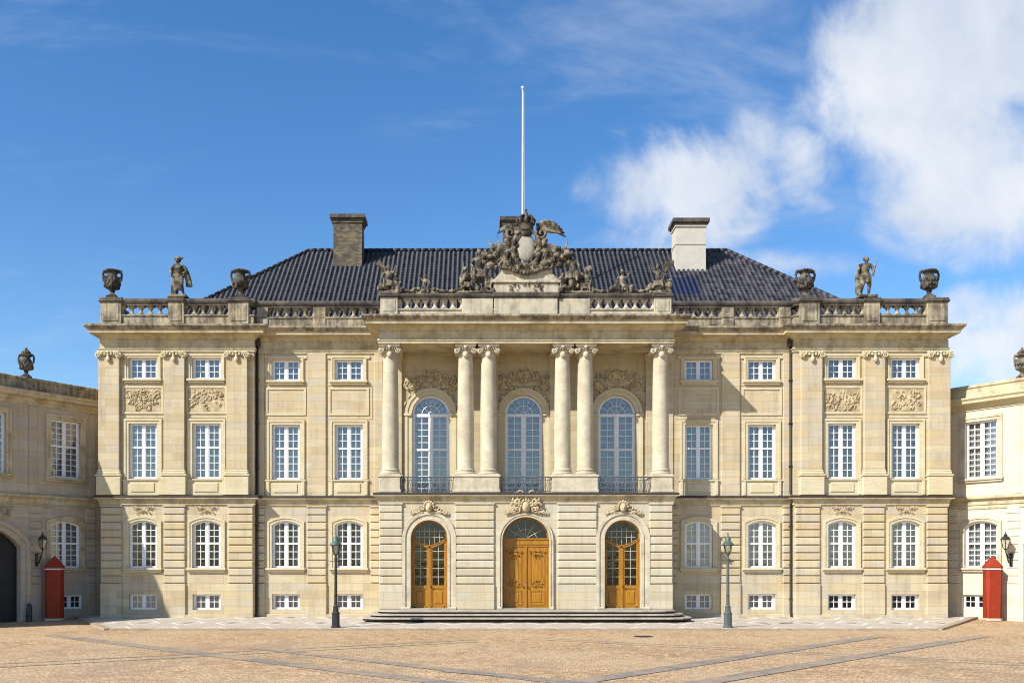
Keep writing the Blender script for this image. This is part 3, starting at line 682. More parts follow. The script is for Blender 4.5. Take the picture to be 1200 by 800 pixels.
# arched loggia windows
f = MB(); w, z0, z1, rise = E_; spz = z1-rise
bars(f, w, z0, z1, rise, .14, 7.82, 2, 5, 6, fw=.10, mw=.14, mt=.032)
f2 = MB(); w_ = w
# rebuild without bars above the spring: fan of radial bars instead
f2.ring(outline(w, z0, z1, rise, 24), outline(w-.2, z0+.1, z1-.1, rise-.1, 24), .14, .24)
f2.box(-w/2+.02, w/2-.02, .11, .22, spz-.12, spz+.02); f2.box(-w/2+.02, w/2-.02, .12, .21, 7.77, 7.87); f2.box(-.07, .07, .125, .21, z0+.02, spz-.1)
for sg in (-1, 1):
    a0, a1 = .07, w/2-.1
    for t in (.03, .5, .97):
        x = sg*(a0+(a1-a0)*t); wd_ = .05 if t != .5 else .03; f2.box(x-wd_/2, x+wd_/2, .15, .195, z0+.05, spz-.1)
    for za, zb, n in ((z0+.1, 7.77, 7), (7.87, spz-.12, 5)):
        for i in range(1, n): z = za+(zb-za)*i/n; f2.box(sg*.06, sg*(w/2-.08), .155, .19, z-.015, z+.015)
for i in range(1, 8):
    a = pi*i/8; r0 = .12 if i % 2 == 0 else .40; r1_ = .80; f2.tube([(r0*cos(a), .17, spz+r0*sin(a)), (r1_*cos(a), .17, spz+r1_*sin(a))], .018, 4)
for rr in (.12, .42): f2.tube([(rr*cos(pi*i/14), .17, spz+rr*sin(pi*i/14)) for i in range(15)], .02, 4)
ew = f2.build('arched_window', M['white'], PAL, (UC[0], YB, 0))
p = MB(); o = outline(w-.02, z0, z1-.01, rise-.01, 24); p.add([(x, .175, z) for x, z in o], [tuple(range(len(o)))]); p.build('pane', M['glass'], ew)
s = MB(); a = outline(w+.66, z0, z1+.33, rise+.33, 24); b = outline(w+.40, z0, z1+.2, rise+.2, 24); c_ = outline(w, z0, z1, rise, 24)
s.ring(a, b, -.10, 0); s.ring(b, c_, -.06, 0); s.block(-1.25, -.9, 0, -.14, spz-.1, spz+.02, .015); s.block(.9, 1.25, 0, -.14, spz-.1, spz+.02, .015); s.build('surround', M['trim'], ew)
c = MB(); V = []; n = 46
for i in range(n+1):
    x = -w/2+.02+(w-.04)*i/n; V += [(x, .30+.03*sin(i*1.7), z0+.02), (x, .30+.03*sin(i*1.7), arcz(w, z1, rise, x)-.02)]
c.add(V, [(2*i, 2*i+2, 2*i+3, 2*i+1) for i in range(n)], True); c.build('curtain', M['sheer'], ew)
for u in UC[1:]: copy_tree(ew, PAL, (u, YB, 0))
# carved festoons above the arches
for i, u in enumerate(UC):
    r = MB(); ornament(r, 0, 11.05, 2.5, .95, -.03, 46, 40+i, .034, lambda a, b: .30 < sqrt((a*1.35)**2+((b+.85)*.75)**2)*1.0 < 1.05 and b < .5-abs(a)*.75 and b > -.45+.9*abs(a)*0 and (b > -.1 or abs(a) > .22))
    for k_ in range(9):
        a = pi*(.12+.76*k_/8); leaf(r, (1.28*cos(a), spz+1.28*sin(a)), .13, a+pi/2, -.08, .45, .5)
    r.build('carved_festoon', M['relief'], PAL, (u, YB, 0))

# balcony railings
def railing(w):
    r = MB(); r.box(-w/2, w/2, -.03, .03, 6.32, 6.37); r.box(-w/2, w/2, -.02, .02, 5.70, 5.735); r.box(-w/2, w/2, -.015, .015, 6.20, 6.22)
    n = round(w/.30)
    for i in range(n+1):
        x = -w/2+w*i/n; r.box(x-.014, x+.014, -.014, .014, 5.64, 6.33)
        if i < n:
            cx = x+w/n/2
            for sg in (-1, 1): r.tube([(cx+sg*(.055+.035*cos(2*pi*t/10)), 0, 5.96+.22*sin(2*pi*t/10)*1.0) for t in range(11)], .012, 4)
            r.tube([(cx+.05*cos(2*pi*t/8), 0, 6.26+.04*sin(2*pi*t/8)) for t in range(9)], .009, 4)
    return r
ra = railing(2.38).build('balcony_railing', M['rail'], PAL, (-4.42, YF+.12, 0)); rb = copy_tree(ra, PAL, (4.42, YF+.12, 0))
railing(2.34).build('balcony_railing', M['rail'], PAL, (0, YF+.12, 0))

# portals
def portal_sur(w, z0, z1, rise, t):
    s = MB(); a = outline(w+2*t, z0, z1+t, rise+t*.9, 24); b = outline(w+2*t*.62, z0, z1+t*.62, rise+t*.55, 24); b2 = outline(w+2*t*.3, z0, z1+t*.3, rise+t*.28, 24); c = outline(w, z0, z1, rise, 24)
    s.ring(a, b, -.10, 0); s.ring(b, b2, -.055, 0); s.ring(b2, c, -.085, .0); s.block(-w/2-t-.03, -w/2-.02, 0, -.13, z0, z0+.12); s.block(w/2+.02, w/2+t+.03, 0, -.13, z0, z0+.12); return s
def side_door():
    w, z0, z1, rise = SD; y = .36; d = MB()
    d.ring(outline(w, z0, z1, rise, 24), outline(w-.16, z0+.06, z1-.08, rise-.07, 24), y, y+.1)
    zt = 3.30                                  # top of leaves, dipping curve
    N = 16; up = [(-.74+1.48*i/N, 3.62-.30*sin(pi*i/N)) for i in range(N+1)]; dn = [(x, z-.13) for x, z in up]
    d.ring(up, dn, y-.03, y+.07, False)
    d.tube([(x, y-.035, z-.02) for x, z in up], .022, 5)
    d.box(-.055, .055, y-.03, y+.07, z0, 3.24)
    for sg in (-1, 1):
        d.box(sg*.055, sg*.13, y, y+.06, z0+.05, 3.24); d.box(sg*.66, sg*.75, y, y+.06, z0+.05, 3.50)
        d.box(sg*.10, sg*.70, y, y+.06, z0+.03, z0+.14); d.box(sg*.10, sg*.70, y-.004, y+.06, 1.36, 1.50); d.box(sg*.10, sg*.70, y+.03, y+.05, z0+.1, 1.4)
        d.block(sg*.20, sg*.60, y+.03, y+.002, z0+.24, 1.24, .03)
    dob = d.build('side_door', M['wood'], PAL, (-4.33, YF, 0))
    g_ = MB(); o = outline(w-.1, 1.42, z1-.04, rise-.04, 24); g_.add([(x, y+.045, z) for x, z in o], [tuple(range(len(o)))]); g_.build('pane', M['darkglass'], dob)
    m = MB()
    for sg in (-1, 1):
        x = sg*.395; m.box(x-.011, x+.011, y+.015, y+.04, 1.5, 3.32)
        for i in range(1, 5): z = 1.5+i*.385; m.box(sg*.13, sg*.66, y+.015, y+.04, z-.011, z+.011)
    for x in (-.45, -.22, 0, .22, .45):
        m.box(x-.011, x+.011, y+.015, y+.04, 3.35+.0, arcz(w, z1, rise, x)-.32)
    m.box(-.62, .62, y+.015, y+.04, 3.66, 3.682); m.box(-.70, .70, y+.015, y+.04, 3.92, 3.942); m.build('glazing_bar', M['column'], dob)
    h = MB(); h.ball((.05, y-.06, 1.45), .035); h.cap((.05, y-.06, 1.45), (.14, y-.06, 1.44), .012, .012); h.build('handle', M['iron'], dob)
    portal_sur(w, z0, z1, rise, .38).build('portal_surround', M['portaltrim'], dob); return dob
sd = side_door(); copy_tree(sd, PAL, (4.33, YF, 0))
w, z0, z1, rise = CD; y = .40; d = MB()
d.ring(outline(w, z0, z1, rise, 24), outline(w-.14, z0+.05, z1-.07, rise-.06, 24), y, y+.1)
d.box(-w/2+.03, w/2-.03, y-.06, y+.1, 3.34, 3.56); d.box(-w/2+.0, w/2, y-.10, y+.1, 3.56, 3.62); d.box(-w/2+.05, w/2-.05, y-.03, y+.05, 3.24, 3.34)
d.box(-.05, .05, y-.05, y+.06, z0, 3.24); 
for sg in (-1, 1):
    d.box(sg*.05, sg*1.0, y, y+.06, z0, 3.24)
    for (xa, xb, za, zb) in ((.18, .86, 1.45, 3.05), (.18, .86, .60, 1.28)):
        a = outline(xb-xa, za, zb, 0, cx=sg*(xa+xb)/2); b = outline(xb-xa-.10, za+.05, zb-.05, 0, cx=sg*(xa+xb)/2); d.ring(a, b, y-.03, y)
    d.block(sg*.30, sg*.74, y, y-.02, 1.62, 2.70, .02); d.block(sg*.30, sg*.74, y, y-.02, .72, 1.16, .02)
cd = d.build('main_door', M['wood'], PAL, (0, YF, 0))
for sg in (-1, 1):
    for (cz, hh, sd_) in ((2.88, .42, 3), (1.60, .3, 8)):
        e = MB(); ornament(e, 0, cz, .66, hh, y-.03, 9, sd_, .022); e.build('door_carving', M['wood'], cd, (sg*.52, 0, 0))
g_ = MB(); o = outline(w-.08, 3.5, z1-.04, rise-.04, 24); g_.add([(x, y+.045, z) for x, z in o], [tuple(range(len(o)))]); g_.build('pane', M['darkglass'], cd)
m = MB()
for i in range(1, 6):
    a = pi*i/6; m.tube([(.1*cos(a), y+.02, 3.60+.1*sin(a)), (.92*cos(a), y+.02, 3.60+.84*sin(a))], .014, 4)
m.tube([(.5*cos(pi*i/12), y+.02, 3.60+.42*sin(pi*i/12)) for i in range(13)], .014, 4); m.build('fanlight_bar', M['column'], cd)
h = MB(); h.ball((.09, y-.06, 1.42), .04); h.ball((-.09, y-.06, 1.42), .04); h.build('handle', M['iron'], cd)
portal_sur(w, z0, z1, rise, .16).build('portal_surround', M['portaltrim'], cd)
# keystones with masks and shells
def mask_key(sc_, seed, wide):
    k = MB(); k.ball((0, -.14, 4.98), (.16*sc_, .14, .22*sc_)); k.ball((0, -.27, 4.96), (.035, .05, .06)); k.ball((-.06, -.25, 5.02), .03); k.ball((.06, -.25, 5.02), .03)
    for j in range(7): a = pi*j/6; k.ball((.21*sc_*cos(a), -.12, 5.02+.22*sc_*sin(a)), (.07, .07, .07))
    v0 = len(k.v); f0 = len(k.f)
    spiral(k, (.34*sc_, 4.98), .15*sc_, 1.2, 1, pi, .04, -.1); spiral(k, (.58*sc_, 4.84), .12*sc_, 1.0, -1, 0, .035, -.09); leaf(k, (.72*sc_, 4.72), .16, -.5, -.08, .35); leaf(k, (.45*sc_, 4.78), .15, -.4, -.1, .35)
    for t in range(6): leaf(k, ((.3+.1*t)*sc_, 4.74+.05*sin(t*3)), .09, t*.9, -.1, .4)
    k.mirror_from(v0, f0); return k
km = mask_key(1, 1, 0).build('keystone_mask', M['relief'], PAL, (-4.33, YF, 0)); copy_tree(km, PAL, (4.33, YF, 0))
k = mask_key(1.15, 2, 1); ornament(k, 0, 5.2, 1.35, .75, -.12, 26, 77, .045, lambda u, v: abs(u) < .5-.25*abs(v) and (abs(u) > .1 or v > .1)); k.build('keystone_carving', M['relief'], PAL, (0, YF, .02))

# entrance steps
for i, (hw, fy, z) in enumerate(((7.22, 3.75, .14), (6.92, 3.42, .28), (6.62, 3.09, .42))):
    def pl(e): return [(-hw-e, -1.9 if i == 2 else -.1), (-hw-e, -fy+.75), (-hw+.18, -fy+.35), (-hw+.55, -fy+.10), (-hw+1.0, -fy-e), (hw-1.0, -fy-e), (hw-.55, -fy+.10), (hw-.18, -fy+.35), (hw+e, -fy+.75), (hw+e, -1.9 if i == 2 else -.1)]
    sm = MB(); tm = MB(); sm.slab([(x*.995, y_+.05) for x, y_ in pl(0)], z-.14, z-.06); tm.slab(pl(.0), z-.06, z)
    stp = sm.build('entrance_step', M['riser'], PAL); tm.build('tread', M['tread'], stp)
th = PC()
for u, w_ in ((-4.33, 2.4), (0, 2.5), (4.33, 2.4)): th.n().block(u-w_/2, u+w_/2, YF+.4, YF-.2, .421, .48, .01)
th.build('threshold', M['grey'], PAL)

# downpipes
dp = MB(); dp.tube([(0, 0, 12.7), (0, 0, 5.75), (.0, -.24, 5.62), (.0, -.26, 5.40), (0, -.05, 5.2), (0, -.03, .25), (0, -.14, .02)], .058, 8)
dp.block(-.13, .13, .06, -.13, 12.6, 12.95, .03)
for z in (11, 9, 7, 4.2, 2.4, .8): dp.box(-.08, .08, -.08, .06, z, z+.05)
d0 = dp.build('downpipe', M['pipe'], PAL, (-12.46, -.14, 0)); copy_tree(d0, PAL, (12.46, -.14, 0))

# ------------------------------------------------------------------ roof
RX0, RX1, RY, RZ, TP, EU = -11.3, 11.3, 7.0, 19.4, .884, 6.2
rf = MB()
def slope(xa, xb, to3):
    """pantiles: x along the eave, t down the slope 0..EU"""
    pitch = .245; per = 6; prof = [0, .026, .066, .026, 0, -.008]
    nx = int((xb-xa)/pitch)*per; rows = 27; V = []; F = []
    xs = [(xa+i*pitch/per, prof[i % per]) for i in range(nx+1)]; lines = []
    for r_ in range(rows): t0 = EU*r_/rows; t1 = EU*(r_+1)/rows; lines += [(t0, 0.0), (t1, .035)]
    for t, dz in lines:
        for x, h_ in xs: V.append(to3(x, t, h_+dz))
    n = len(xs)
    for j in range(len(lines)-1):
        for i in range(n-1):
            x = (xs[i][0]+xs[i+1][0])/2; t = (lines[j][0]+lines[j+1][0])/2
            if x < RX0-t-.3 or x > RX1+t+.3: continue
            F.append((j*n+i, j*n+i+1, (j+1)*n+i+1, (j+1)*n+i))
    return V, F
V, F = slope(RX0-EU-.2, RX1+EU+.2, lambda x, t, h_: (x, RY-t-h_*.66, RZ-t*TP+h_*.75))
import bmesh
bm = bmesh.new(); bv = [bm.verts.new(v) for v in V]
for f_ in F: bm.faces.new([bv[i] for i in f_])
bmesh.ops.bisect_plane(bm, geom=bm.verts[:]+bm.edges[:]+bm.faces[:], plane_co=(RX0, RY, RZ), plane_no=(-1, 1, 0), clear_outer=True)
bmesh.ops.bisect_plane(bm, geom=bm.verts[:]+bm.edges[:]+bm.faces[:], plane_co=(RX1, RY, RZ), plane_no=(1, 1, 0), clear_outer=True)
loose = [v for v in bm.verts if not v.link_faces]; bmesh.ops.delete(bm, geom=loose, context='VERTS')
for f_ in bm.faces:
    f_.smooth = True; c = f_.calc_center_median()
    if 7.5 < c.x < 9.05 and 16.0 < c.z < 17.25: f_.material_index = 1
me = bpy.data.meshes.new('roof'); bm.to_mesh(me); bm.free(); me.materials.append(M['tile']); me.materials.append(M['tileblue'])
roof = bpy.data.objects.new('roof', me); COL.objects.link(roof); roof.parent = PAL
s = MB()                                    # hip ends and rear slope
e0, e1 = RX0-EU, RX1+EU; ez = RZ-EU*TP
s.add([(RX0, RY, RZ), (RX1, RY, RZ), (e0, RY-EU, ez), (e1, RY-EU, ez), (e1, RY+EU, ez), (e0, RY+EU, ez)], [(0, 2, 5), (1, 4, 3), (0, 5, 4, 1)])
s.build('rear_slope', M['tile'], roof)
s = MB()
def ridge(a, b, n):
    a = Vector(a); b = Vector(b)
    for i in range(n):
        p = a.lerp(b, i/n); q = a.lerp(b, (i+1.08)/n); s.tube([p, q], [.095, .125], 8)
ridge((RX0, RY, RZ+.04), (RX1, RY, RZ+.04), 60); ridge((RX0, RY, RZ+.04), (e0, RY-EU, ez+.04), 26); ridge((RX1, RY, RZ+.04), (e1, RY-EU, ez+.04), 26)
s.build('ridge_tile', M['tile'], roof)
s = MB(); s.sweep([(0, ez-.1), (.16, ez-.08), (.18, ez+.02)], [(e0, RY+EU), (e0, RY-EU), (e1, RY-EU), (e1, RY+EU)]); s.build('gutter', M['pipe'], roof)
def chimney(x, y, w, d, z0, z1, mat, capm, bands):
    c = MB(); c.box(x-w/2, x+w/2, y-d/2, y+d/2, z0, z1-.30)
    if bands: c.box(x-w/2-.03, x+w/2+.03, y-d/2-.03, y+d/2+.03, z0+ (z1-z0)*.52, z0+(z1-z0)*.52+.07)
    c.box(x-w/2-.05, x+w/2+.05, y-d/2-.05, y+d/2+.05, z1-.42, z1-.30)
    ob = c.build('chimney', M[mat], roof); k = MB()
    k.box(x-w/2-.10, x+w/2+.10, y-d/2-.10, y+d/2+.10, z1-.30, z1-.20); k.box(x-w/2-.17, x+w/2+.17, y-d/2-.17, y+d/2+.17, z1-.20, z1); k.box(x-w/2+.15, x+w/2-.15, y-d/2+.1, y+d/2-.1, z1, z1+.02)
    k.build('chimney_cap', M[capm], ob)
chimney(-9.0, 6.0, 1.5, 1.0, 17.9, 20.82, 'brick', 'cap', False); chimney(8.98, 5.7, 1.56, 1.1, 17.7, 20.48, 'render', 'cap', True)
chimney(-.25, 7.0, 1.1, 1.0, 18.5, 21.05, 'brick', 'cap', False)

# ------------------------------------------------------------------ central crest on the portico attic
cr = MB()
cr.block(-1.46, 1.46, YF+.55, YF-.08, 14.56, 14.98, .02); cr.block(-1.55, 1.55, YF+.6, YF-.16, 14.98, 15.08, .02); cr.block(-1.5, 1.5, YF+.6, YF-.11, 15.08, 15.14, .02)
cr.prism([(-1.42, 15.14), (1.42, 15.14), (1.30, 15.3), (1.12, 15.52), (1.05, 15.85), (-1.05, 15.85), (-1.12, 15.52), (-1.30, 15.3)], YF-.02, YF+.5)
ped = cr.build('crest_pedestal', M['atticpale'], PAL)
o_ = MB(); ornament(o_, 0, 14.78, 1.5, .3, YF-.10, 16, 21, .03); o_.build('pedestal_carving', M['sculpt'], ped)
def fuse_build(mb, name, mat, parent=None, loc=(0, 0, 0), rz=0, vox=.035): return mb.build(name, mat, parent, loc, rz, vox)
c = MB(); yc = YF-.05
up_ = lambda v: Vector((v.x*1.12, v.y, 15.6+(v.z-15.6)*1.17))
c.ball((0, yc, 16.42), (.38, .15, .54), nu=20, nv=14); c.xf(up_)                 # shield, wide lower field
cs = c.build('cartouche_shield', M['grey'], PAL)
c = MB()
c.tube([(.54*cos(2*pi*i/28)*(1-.12*sin(2*pi*i/28)), yc-.10, 16.42+.70*sin(2*pi*i/28)) for i in range(29)], [.075+.02*sin(i*1.3) for i in range(29)], 7)
v0, f0 = len(c.v), len(c.f)
spiral(c, (.62, 16.95), .24, 1.2, 1, pi*.9, .075, yc-.08); spiral(c, (.70, 16.05), .26, 1.1, -1, pi, .08, yc-.08); spiral(c, (.42, 15.62), .2, 1.1, 1, pi/2, .06, yc-.1); spiral(c, (.9, 15.72), .2, 1, -1, 2, .06, yc-.08)
rd = random.Random(5)
for i in range(64):
    t = rd.random(); x = .35+t*1.35; z = 15.65+rd.uniform(0, 1)*(1.25-.75*t); q = rd.uniform(.07, .15); c.ball((x, yc+rd.uniform(-.14, .12), z), (q, q*.9, q*rd.uniform(.6, 1.4)), Matrix.Rotation(rd.uniform(0, 3), 3, 'Y'), 7, 5, .3, i)
for i in range(12): a = -.2+i*.2; c.tube([(.5, yc, 15.7+i*.07), (.8+.1*i*.2, yc-.08, 15.62+i*.08), (1.1+.03*i, yc-.02, 15.75+i*.04)], [.05, .07, .03], 5)
c.mirror_from(v0, f0)
# plumes fanning out at the right, pennant and poles at the left
for i in range(6):
    a = 1.55-.17*i; c.tube([(.50, yc+.1, 16.7), (.50+.40*cos(a), yc+.05, 16.7+.62*sin(a)), (.62+.72*cos(a-.2), yc-.02, 16.66+.78*sin(a-.22)), (.72+.88*cos(a-.45), yc-.06, 16.6+.86*sin(a-.45))], [.07, .11, .085, .03], 5)
for i in range(5): c.tube([(1.15, yc, 15.9), (1.45+.03*i, yc, 16.02+.10*i), (1.58+.02*i, yc-.05, 16.25+.11*i)], [.07, .05, .02], 5)
for i in range(5):
    a = 1.75+.16*i; c.tube([(-.5, yc+.1, 16.7), (-.5+.5*cos(a), yc, 16.7+.62*sin(a)), (-.52+.72*cos(a+.25), yc, 16.62+.72*sin(a+.25))], [.08, .085, .03], 5)
c.tube([(-1.0, yc+.1, 15.7), (-1.52, yc+.05, 16.75)], .03, 5); c.tube([(-.9, yc+.1, 15.7), (-1.15, yc+.05, 16.9)], .03, 5)
c.prism([(-1.60, 16.15), (-1.42, 16.42), (-1.28, 16.62), (-1.02, 16.42), (-.86, 16.20), (-.95, 16.02), (-1.15, 16.10), (-1.32, 16.22)], yc-.03, yc+.09)
# garlands and lion like lumps below
for i in range(10): x = -.62+.138*i; c.ball((x, YF-.12, 15.62-.18*sin(pi*i/9)), (.10, .10, .09), None, 7, 5, .3, i)
c.xf(up_); crn = c.build('cartouche_frame', M['sculpt'], PAL)
c = MB(); c.lathe([(.25, 17.05), (.30, 17.12), (.28, 17.2), (.31, 17.24), (.31, 17.30)], 16, (0, yc))
for i in range(8):
    a = 2*pi*i/8; c.tube([(.30*cos(a), yc+.30*sin(a), 17.28), (.36*cos(a), yc+.36*sin(a), 17.45), (.22*cos(a), yc+.22*sin(a), 17.62), (0, yc, 17.60)], [.05, .055, .045, .04], 5); c.ball((.31*cos(a), yc+.31*sin(a), 17.34), .06, None, 6, 5)
c.ball((0, yc, 17.46), (.22, .22, .17)); c.ball((0, yc, 17.70), .085); c.box(-.018, .018, yc-.018, yc+.018, 17.75, 17.92); c.box(-.06, .06, yc-.018, yc+.018, 17.82, 17.86)
c.ball((0, yc-.05, 16.97), (.26, .16, .17)); c.xf(up_); c.build('cartouche_crown', M['sculptdark'], PAL)

# ------------------------------------------------------------------ figures and urns
def figure(mb, base, H, side=1, pose='stand', seed=0, seat=0):
    """one stone figure; base = where the feet (or seat) rest, side flips left and right, H standing height"""
    rd = random.Random(seed); bx, by, bz = base; u = H/7.5
    def P(x, y, z): return Vector((bx+side*x*u, by+y*u, bz+z*u))
    def C(a, b, ra, rb): mb.cap(P(*a), P(*b), ra*u, rb*u, 9)
    if pose == 'stand':
        hip = (0, 0, 3.9); C((-.42, 0, 3.8), (-.5, -.12, 2.0), .46, .32); C((-.5, -.12, 2.0), (-.42, .1, .3), .32, .18); C((-.42, .05, .15), (-.45, -.5, .1), .17, .13)
        C((.42, 0, 3.8), (.62, -.45, 2.1), .46, .32); C((.62, -.45, 2.1), (.8, .15, .35), .30, .18); C((.8, .1, .15), (.95, -.4, .1), .17, .13)
        C((0, 0, 3.85), (.12, -.05, 4.7), .66, .56); C((.12, -.05, 4.7), (.02, -.05, 5.6), .58, .70); C((-.55, 0, 5.95), (.62, 0, 5.85), .36, .36)
        sh_, el, ha = (-.85, 0, 5.85), (-1.25, .05, 4.75), (-.9, -.55, 3.95); hz = 6.95; hx = -.05
    else:
        C((-.35, 0, .45), (-.75, -1.3, .75), .45, .33); C((-.75, -1.3, .75), (-.8, -1.35, -.55), .30, .2); C((.35, 0, .45), (.95, -1.1, .5), .45, .33); C((.95, -1.1, .5), (1.3, -1.0, -.7), .30, .2)
        C((0, .05, .5), (.1, 0, 1.5), .66, .56); C((.1, 0, 1.5), (.1, -.1, 2.3), .56, .66); C((-.5, -.05, 2.65), (.65, -.05, 2.6), .34, .34)
        sh_, el, ha = (-.8, -.05, 2.6), (-1.3, -.3, 1.9), (-1.0, -1.0, 1.35); hz = 3.75; hx = .1
    C((hx, -.05, hz-1.1), (hx, -.08, hz-.4), .25, .22)
    mb.ball(P(hx, -.12, hz), (.40*u, .48*u, .54*u), None, 14, 10); mb.ball(P(hx, -.58, hz-.05), (.08*u, .12*u, .13*u), None, 7, 5)      # head, nose
    mb.ball(P(hx, -.50, hz-.32), (.15*u, .07*u, .05*u), None, 7, 5); mb.ball(P(hx, .08, hz+.12), (.47*u, .50*u, .50*u), None, 12, 8, .35, seed)   # mouth, hair
    C(sh_, el, .27, .22); C(el, ha, .21, .14); mb.ball(P(*ha), (.16*u, .13*u, .2*u), None, 8, 6)
    return P, C, hz, hx
def hand(mb, P, h, u, d=(0, -.3, -.1)):
    for k in range(5): mb.cap(P(h[0]+(.08*(k-2)), h[1], h[2]), P(h[0]+.1*(k-2)+d[0], h[1]+d[1]*(.8+.1*(k % 3)), h[2]+d[2]-.05*k), .045*u, .035*u, 6)
def drape(mb, P, pts, n, spread, r, seed, u):
    rd = random.Random(seed)
    for i in range(n):
        o = (i/(n-1)-.5)*spread; mb.tube([P(p[0]+o*(.6+.4*j/len(pts))+rd.uniform(-.05, .05), p[1]+rd.uniform(-.1, .1), p[2]) for j, p in enumerate(pts)], [r*u*(.8+.5*rd.random()) for p in pts], 6)
def statue_hat(loc, label):
    mb = MB(); mb.box(-.34, .34, -.30, .30, 0, .13); H = 1.72; u = H/7.5
    P, C, hz, hx = figure(mb, (0, 0, .12), H, 1, 'stand', 3)
    C((.85, 0, 5.8), (1.35, -.1, 4.8), .27, .22); C((1.35, -.1, 4.8), (.95, -.7, 4.3), .21, .15); hand(mb, P, (.95, -.7, 4.3), u); hand(mb, P, (-.9, -.6, 3.9), u, (0, -.1, -.3))
    drape(mb, P, [(.0, -.25, 4.9), (.0, -.35, 3.6), (.05, -.3, 2.2), (.1, -.2, 1.0)], 8, 1.5, .17, 4, u)      # tunic folds
    drape(mb, P, [(.8, .25, 5.8), (1.2, .4, 4.4), (1.5, .45, 3.0), (1.65, .4, 1.9)], 5, .8, .2, 7, u); drape(mb, P, [(-.6, .4, 5.8), (-.7, .5, 4.0), (-.75, .5, 2.0), (-.7, .4, .3)], 6, 1.0, .2, 9, u)
    mb.lathe([(.62*u, .12+7.15*u), (.66*u, .12+7.22*u), (.4*u, .12+7.32*u), (.38*u, .12+7.6*u), (.12*u, .12+7.78*u)], 14, (0, -.02)); 
    for sg in (-1, 1): mb.ball((sg*.6*u, 0, .12+7.45*u), (.28*u, .1*u, .17*u))
    o = mb.build('statue', M['sculpt'], None, loc, 0, .022); o.scale = (1.28, 1.1, 1.04); return tag(o, label, 'statue')
def statue_spear(loc, label):
    mb = MB(); mb.box(-.34, .34, -.30, .30, 0, .12); H = 1.76; u = H/7.5
    P, C, hz, hx = figure(mb, (0, 0, .12), H, -1, 'stand', 8)
    C((.85, 0, 5.8), (1.25, -.05, 4.9), .27, .21); C((1.25, -.05, 4.9), (1.05, -.2, 5.9), .2, .14); hand(mb, P, (1.05, -.2, 5.9), u, (.05, -.15, .15)); hand(mb, P, (-.9, -.6, 3.9), u, (-.1, -.2, -.2))
    drape(mb, P, [(.2, -.2, 4.0), (.2, -.35, 3.2), (.3, -.3, 2.4)], 7, 1.3, .17, 4, u); drape(mb, P, [(.6, .35, 5.8), (.85, .5, 4.2), (1.0, .5, 2.2), (.95, .4, .4)], 6, .9, .2, 9, u)
    mb.cap(P(.85, .45, .1), P(.85, .45, 2.6), .35*u, .22*u)
    mb.tube([P(-.85, -.6, 3.6), P(-1.15, -.6, 4.9), P(-1.6, -.55, 6.6)], [.05*u*1.6, .1*u, .07*u], 6)
    o = mb.build('statue', M['sculpt'], None, loc, 0, .022); o.scale = (1.28, 1.1, 1.04); return tag(o, label, 'statue')
def urn(loc, label, kind=0, mat='sculptdark', s=1.0, group='stone urns on the palace parapet'):
    mb = MB(); mb.box(-.24*s, .24*s, -.24*s, .24*s, 0, .10*s)
    prof = [(.22, .10), (.23, .14), (.12, .20), (.09, .27), (.15, .31), (.12, .35), (.26, .48), (.34, .62), (.36, .76), (.30, .90), (.22, 1.0), (.23, 1.06), (.33, 1.14), (.35, 1.19), (.28, 1.20), (.20, 1.12)]
    mb.lathe([(r*s, z*s) for r, z in prof], 20)
    for sg in (-1, 1):
        mb.tube([(sg*.30*s, 0, .66*s), (sg*.44*s, 0, .80*s), (sg*.47*s, 0, 1.0*s), (sg*.42*s, 0, 1.16*s), (sg*.32*s, 0, 1.20*s), (sg*.29*s, 0, 1.12*s), (sg*.35*s, 0, 1.06*s)], [.06*s, .065*s, .06*s, .065*s, .05*s, .045*s, .03*s], 7)
    rd = random.Random(kind)
    for i in range(14):
        a = 2*pi*i/14; mb.ball((.34*s*cos(a), .34*s*sin(a), (.64+.12*sin(i*2.1+kind))*s), (.085*s, .085*s, .11*s), None, 7, 5, .3, i)
        mb.ball((.27*s*cos(a), .27*s*sin(a), .48*s), (.05*s, .05*s, .09*s), None, 6, 5); mb.ball((.33*s*cos(a+.2), .33*s*sin(a+.2), 1.17*s), (.055*s, .055*s, .045*s), None, 6, 4)
    for i in range(12): a = rd.uniform(0, 6.28); mb.ball((.35*s*cos(a), .35*s*sin(a), rd.uniform(.5, .95)*s), .07*s*rd.uniform(.7, 1.3), None, 6, 5)
    if kind == 9:
        for i in range(9): a = 2*pi*i/9; mb.tube([(.1*s*cos(a), .1*s*sin(a), 1.12*s), (.22*s*cos(a), .22*s*sin(a), 1.30*s), (.12*s*cos(a), .12*s*sin(a), 1.42*s)], [.07*s, .07*s, .03*s], 5)
        mb.ball((0, 0, 1.38*s), (.10*s, .10*s, .2*s))
    o = mb.build('stone_urn', M[mat], None, loc, 0, .02 if s > .8 else .016); o.scale = (.94, .94, 1.1); return tag(o, label, 'urn', group)
X0 = 2.15; ZT = 14.82
urn((X0-19.2, YP+.2, ZT), 'blackened two-handled stone urn on the far left end post of the palace parapet', 1)
statue_hat((X0-16.12, YP+.2, ZT), 'weathered stone statue in a hat and long cloak on the left parapet')
urn((X0-13.22, YP+.2, ZT), 'dark stone urn on the left parapet standing against the black roof slope', 2)
urn((X0+13.12, YP+.2, ZT), 'grey brown stone urn on the right parapet overlapping the foot of the roof', 3)
statue_spear((X0+15.95, YP+.2, ZT), 'weathered stone statue with a slender staff on the right parapet')
urn((X0+18.9, YP+.2, ZT), 'two-handled stone urn on the far right end post of the palace parapet', 4)

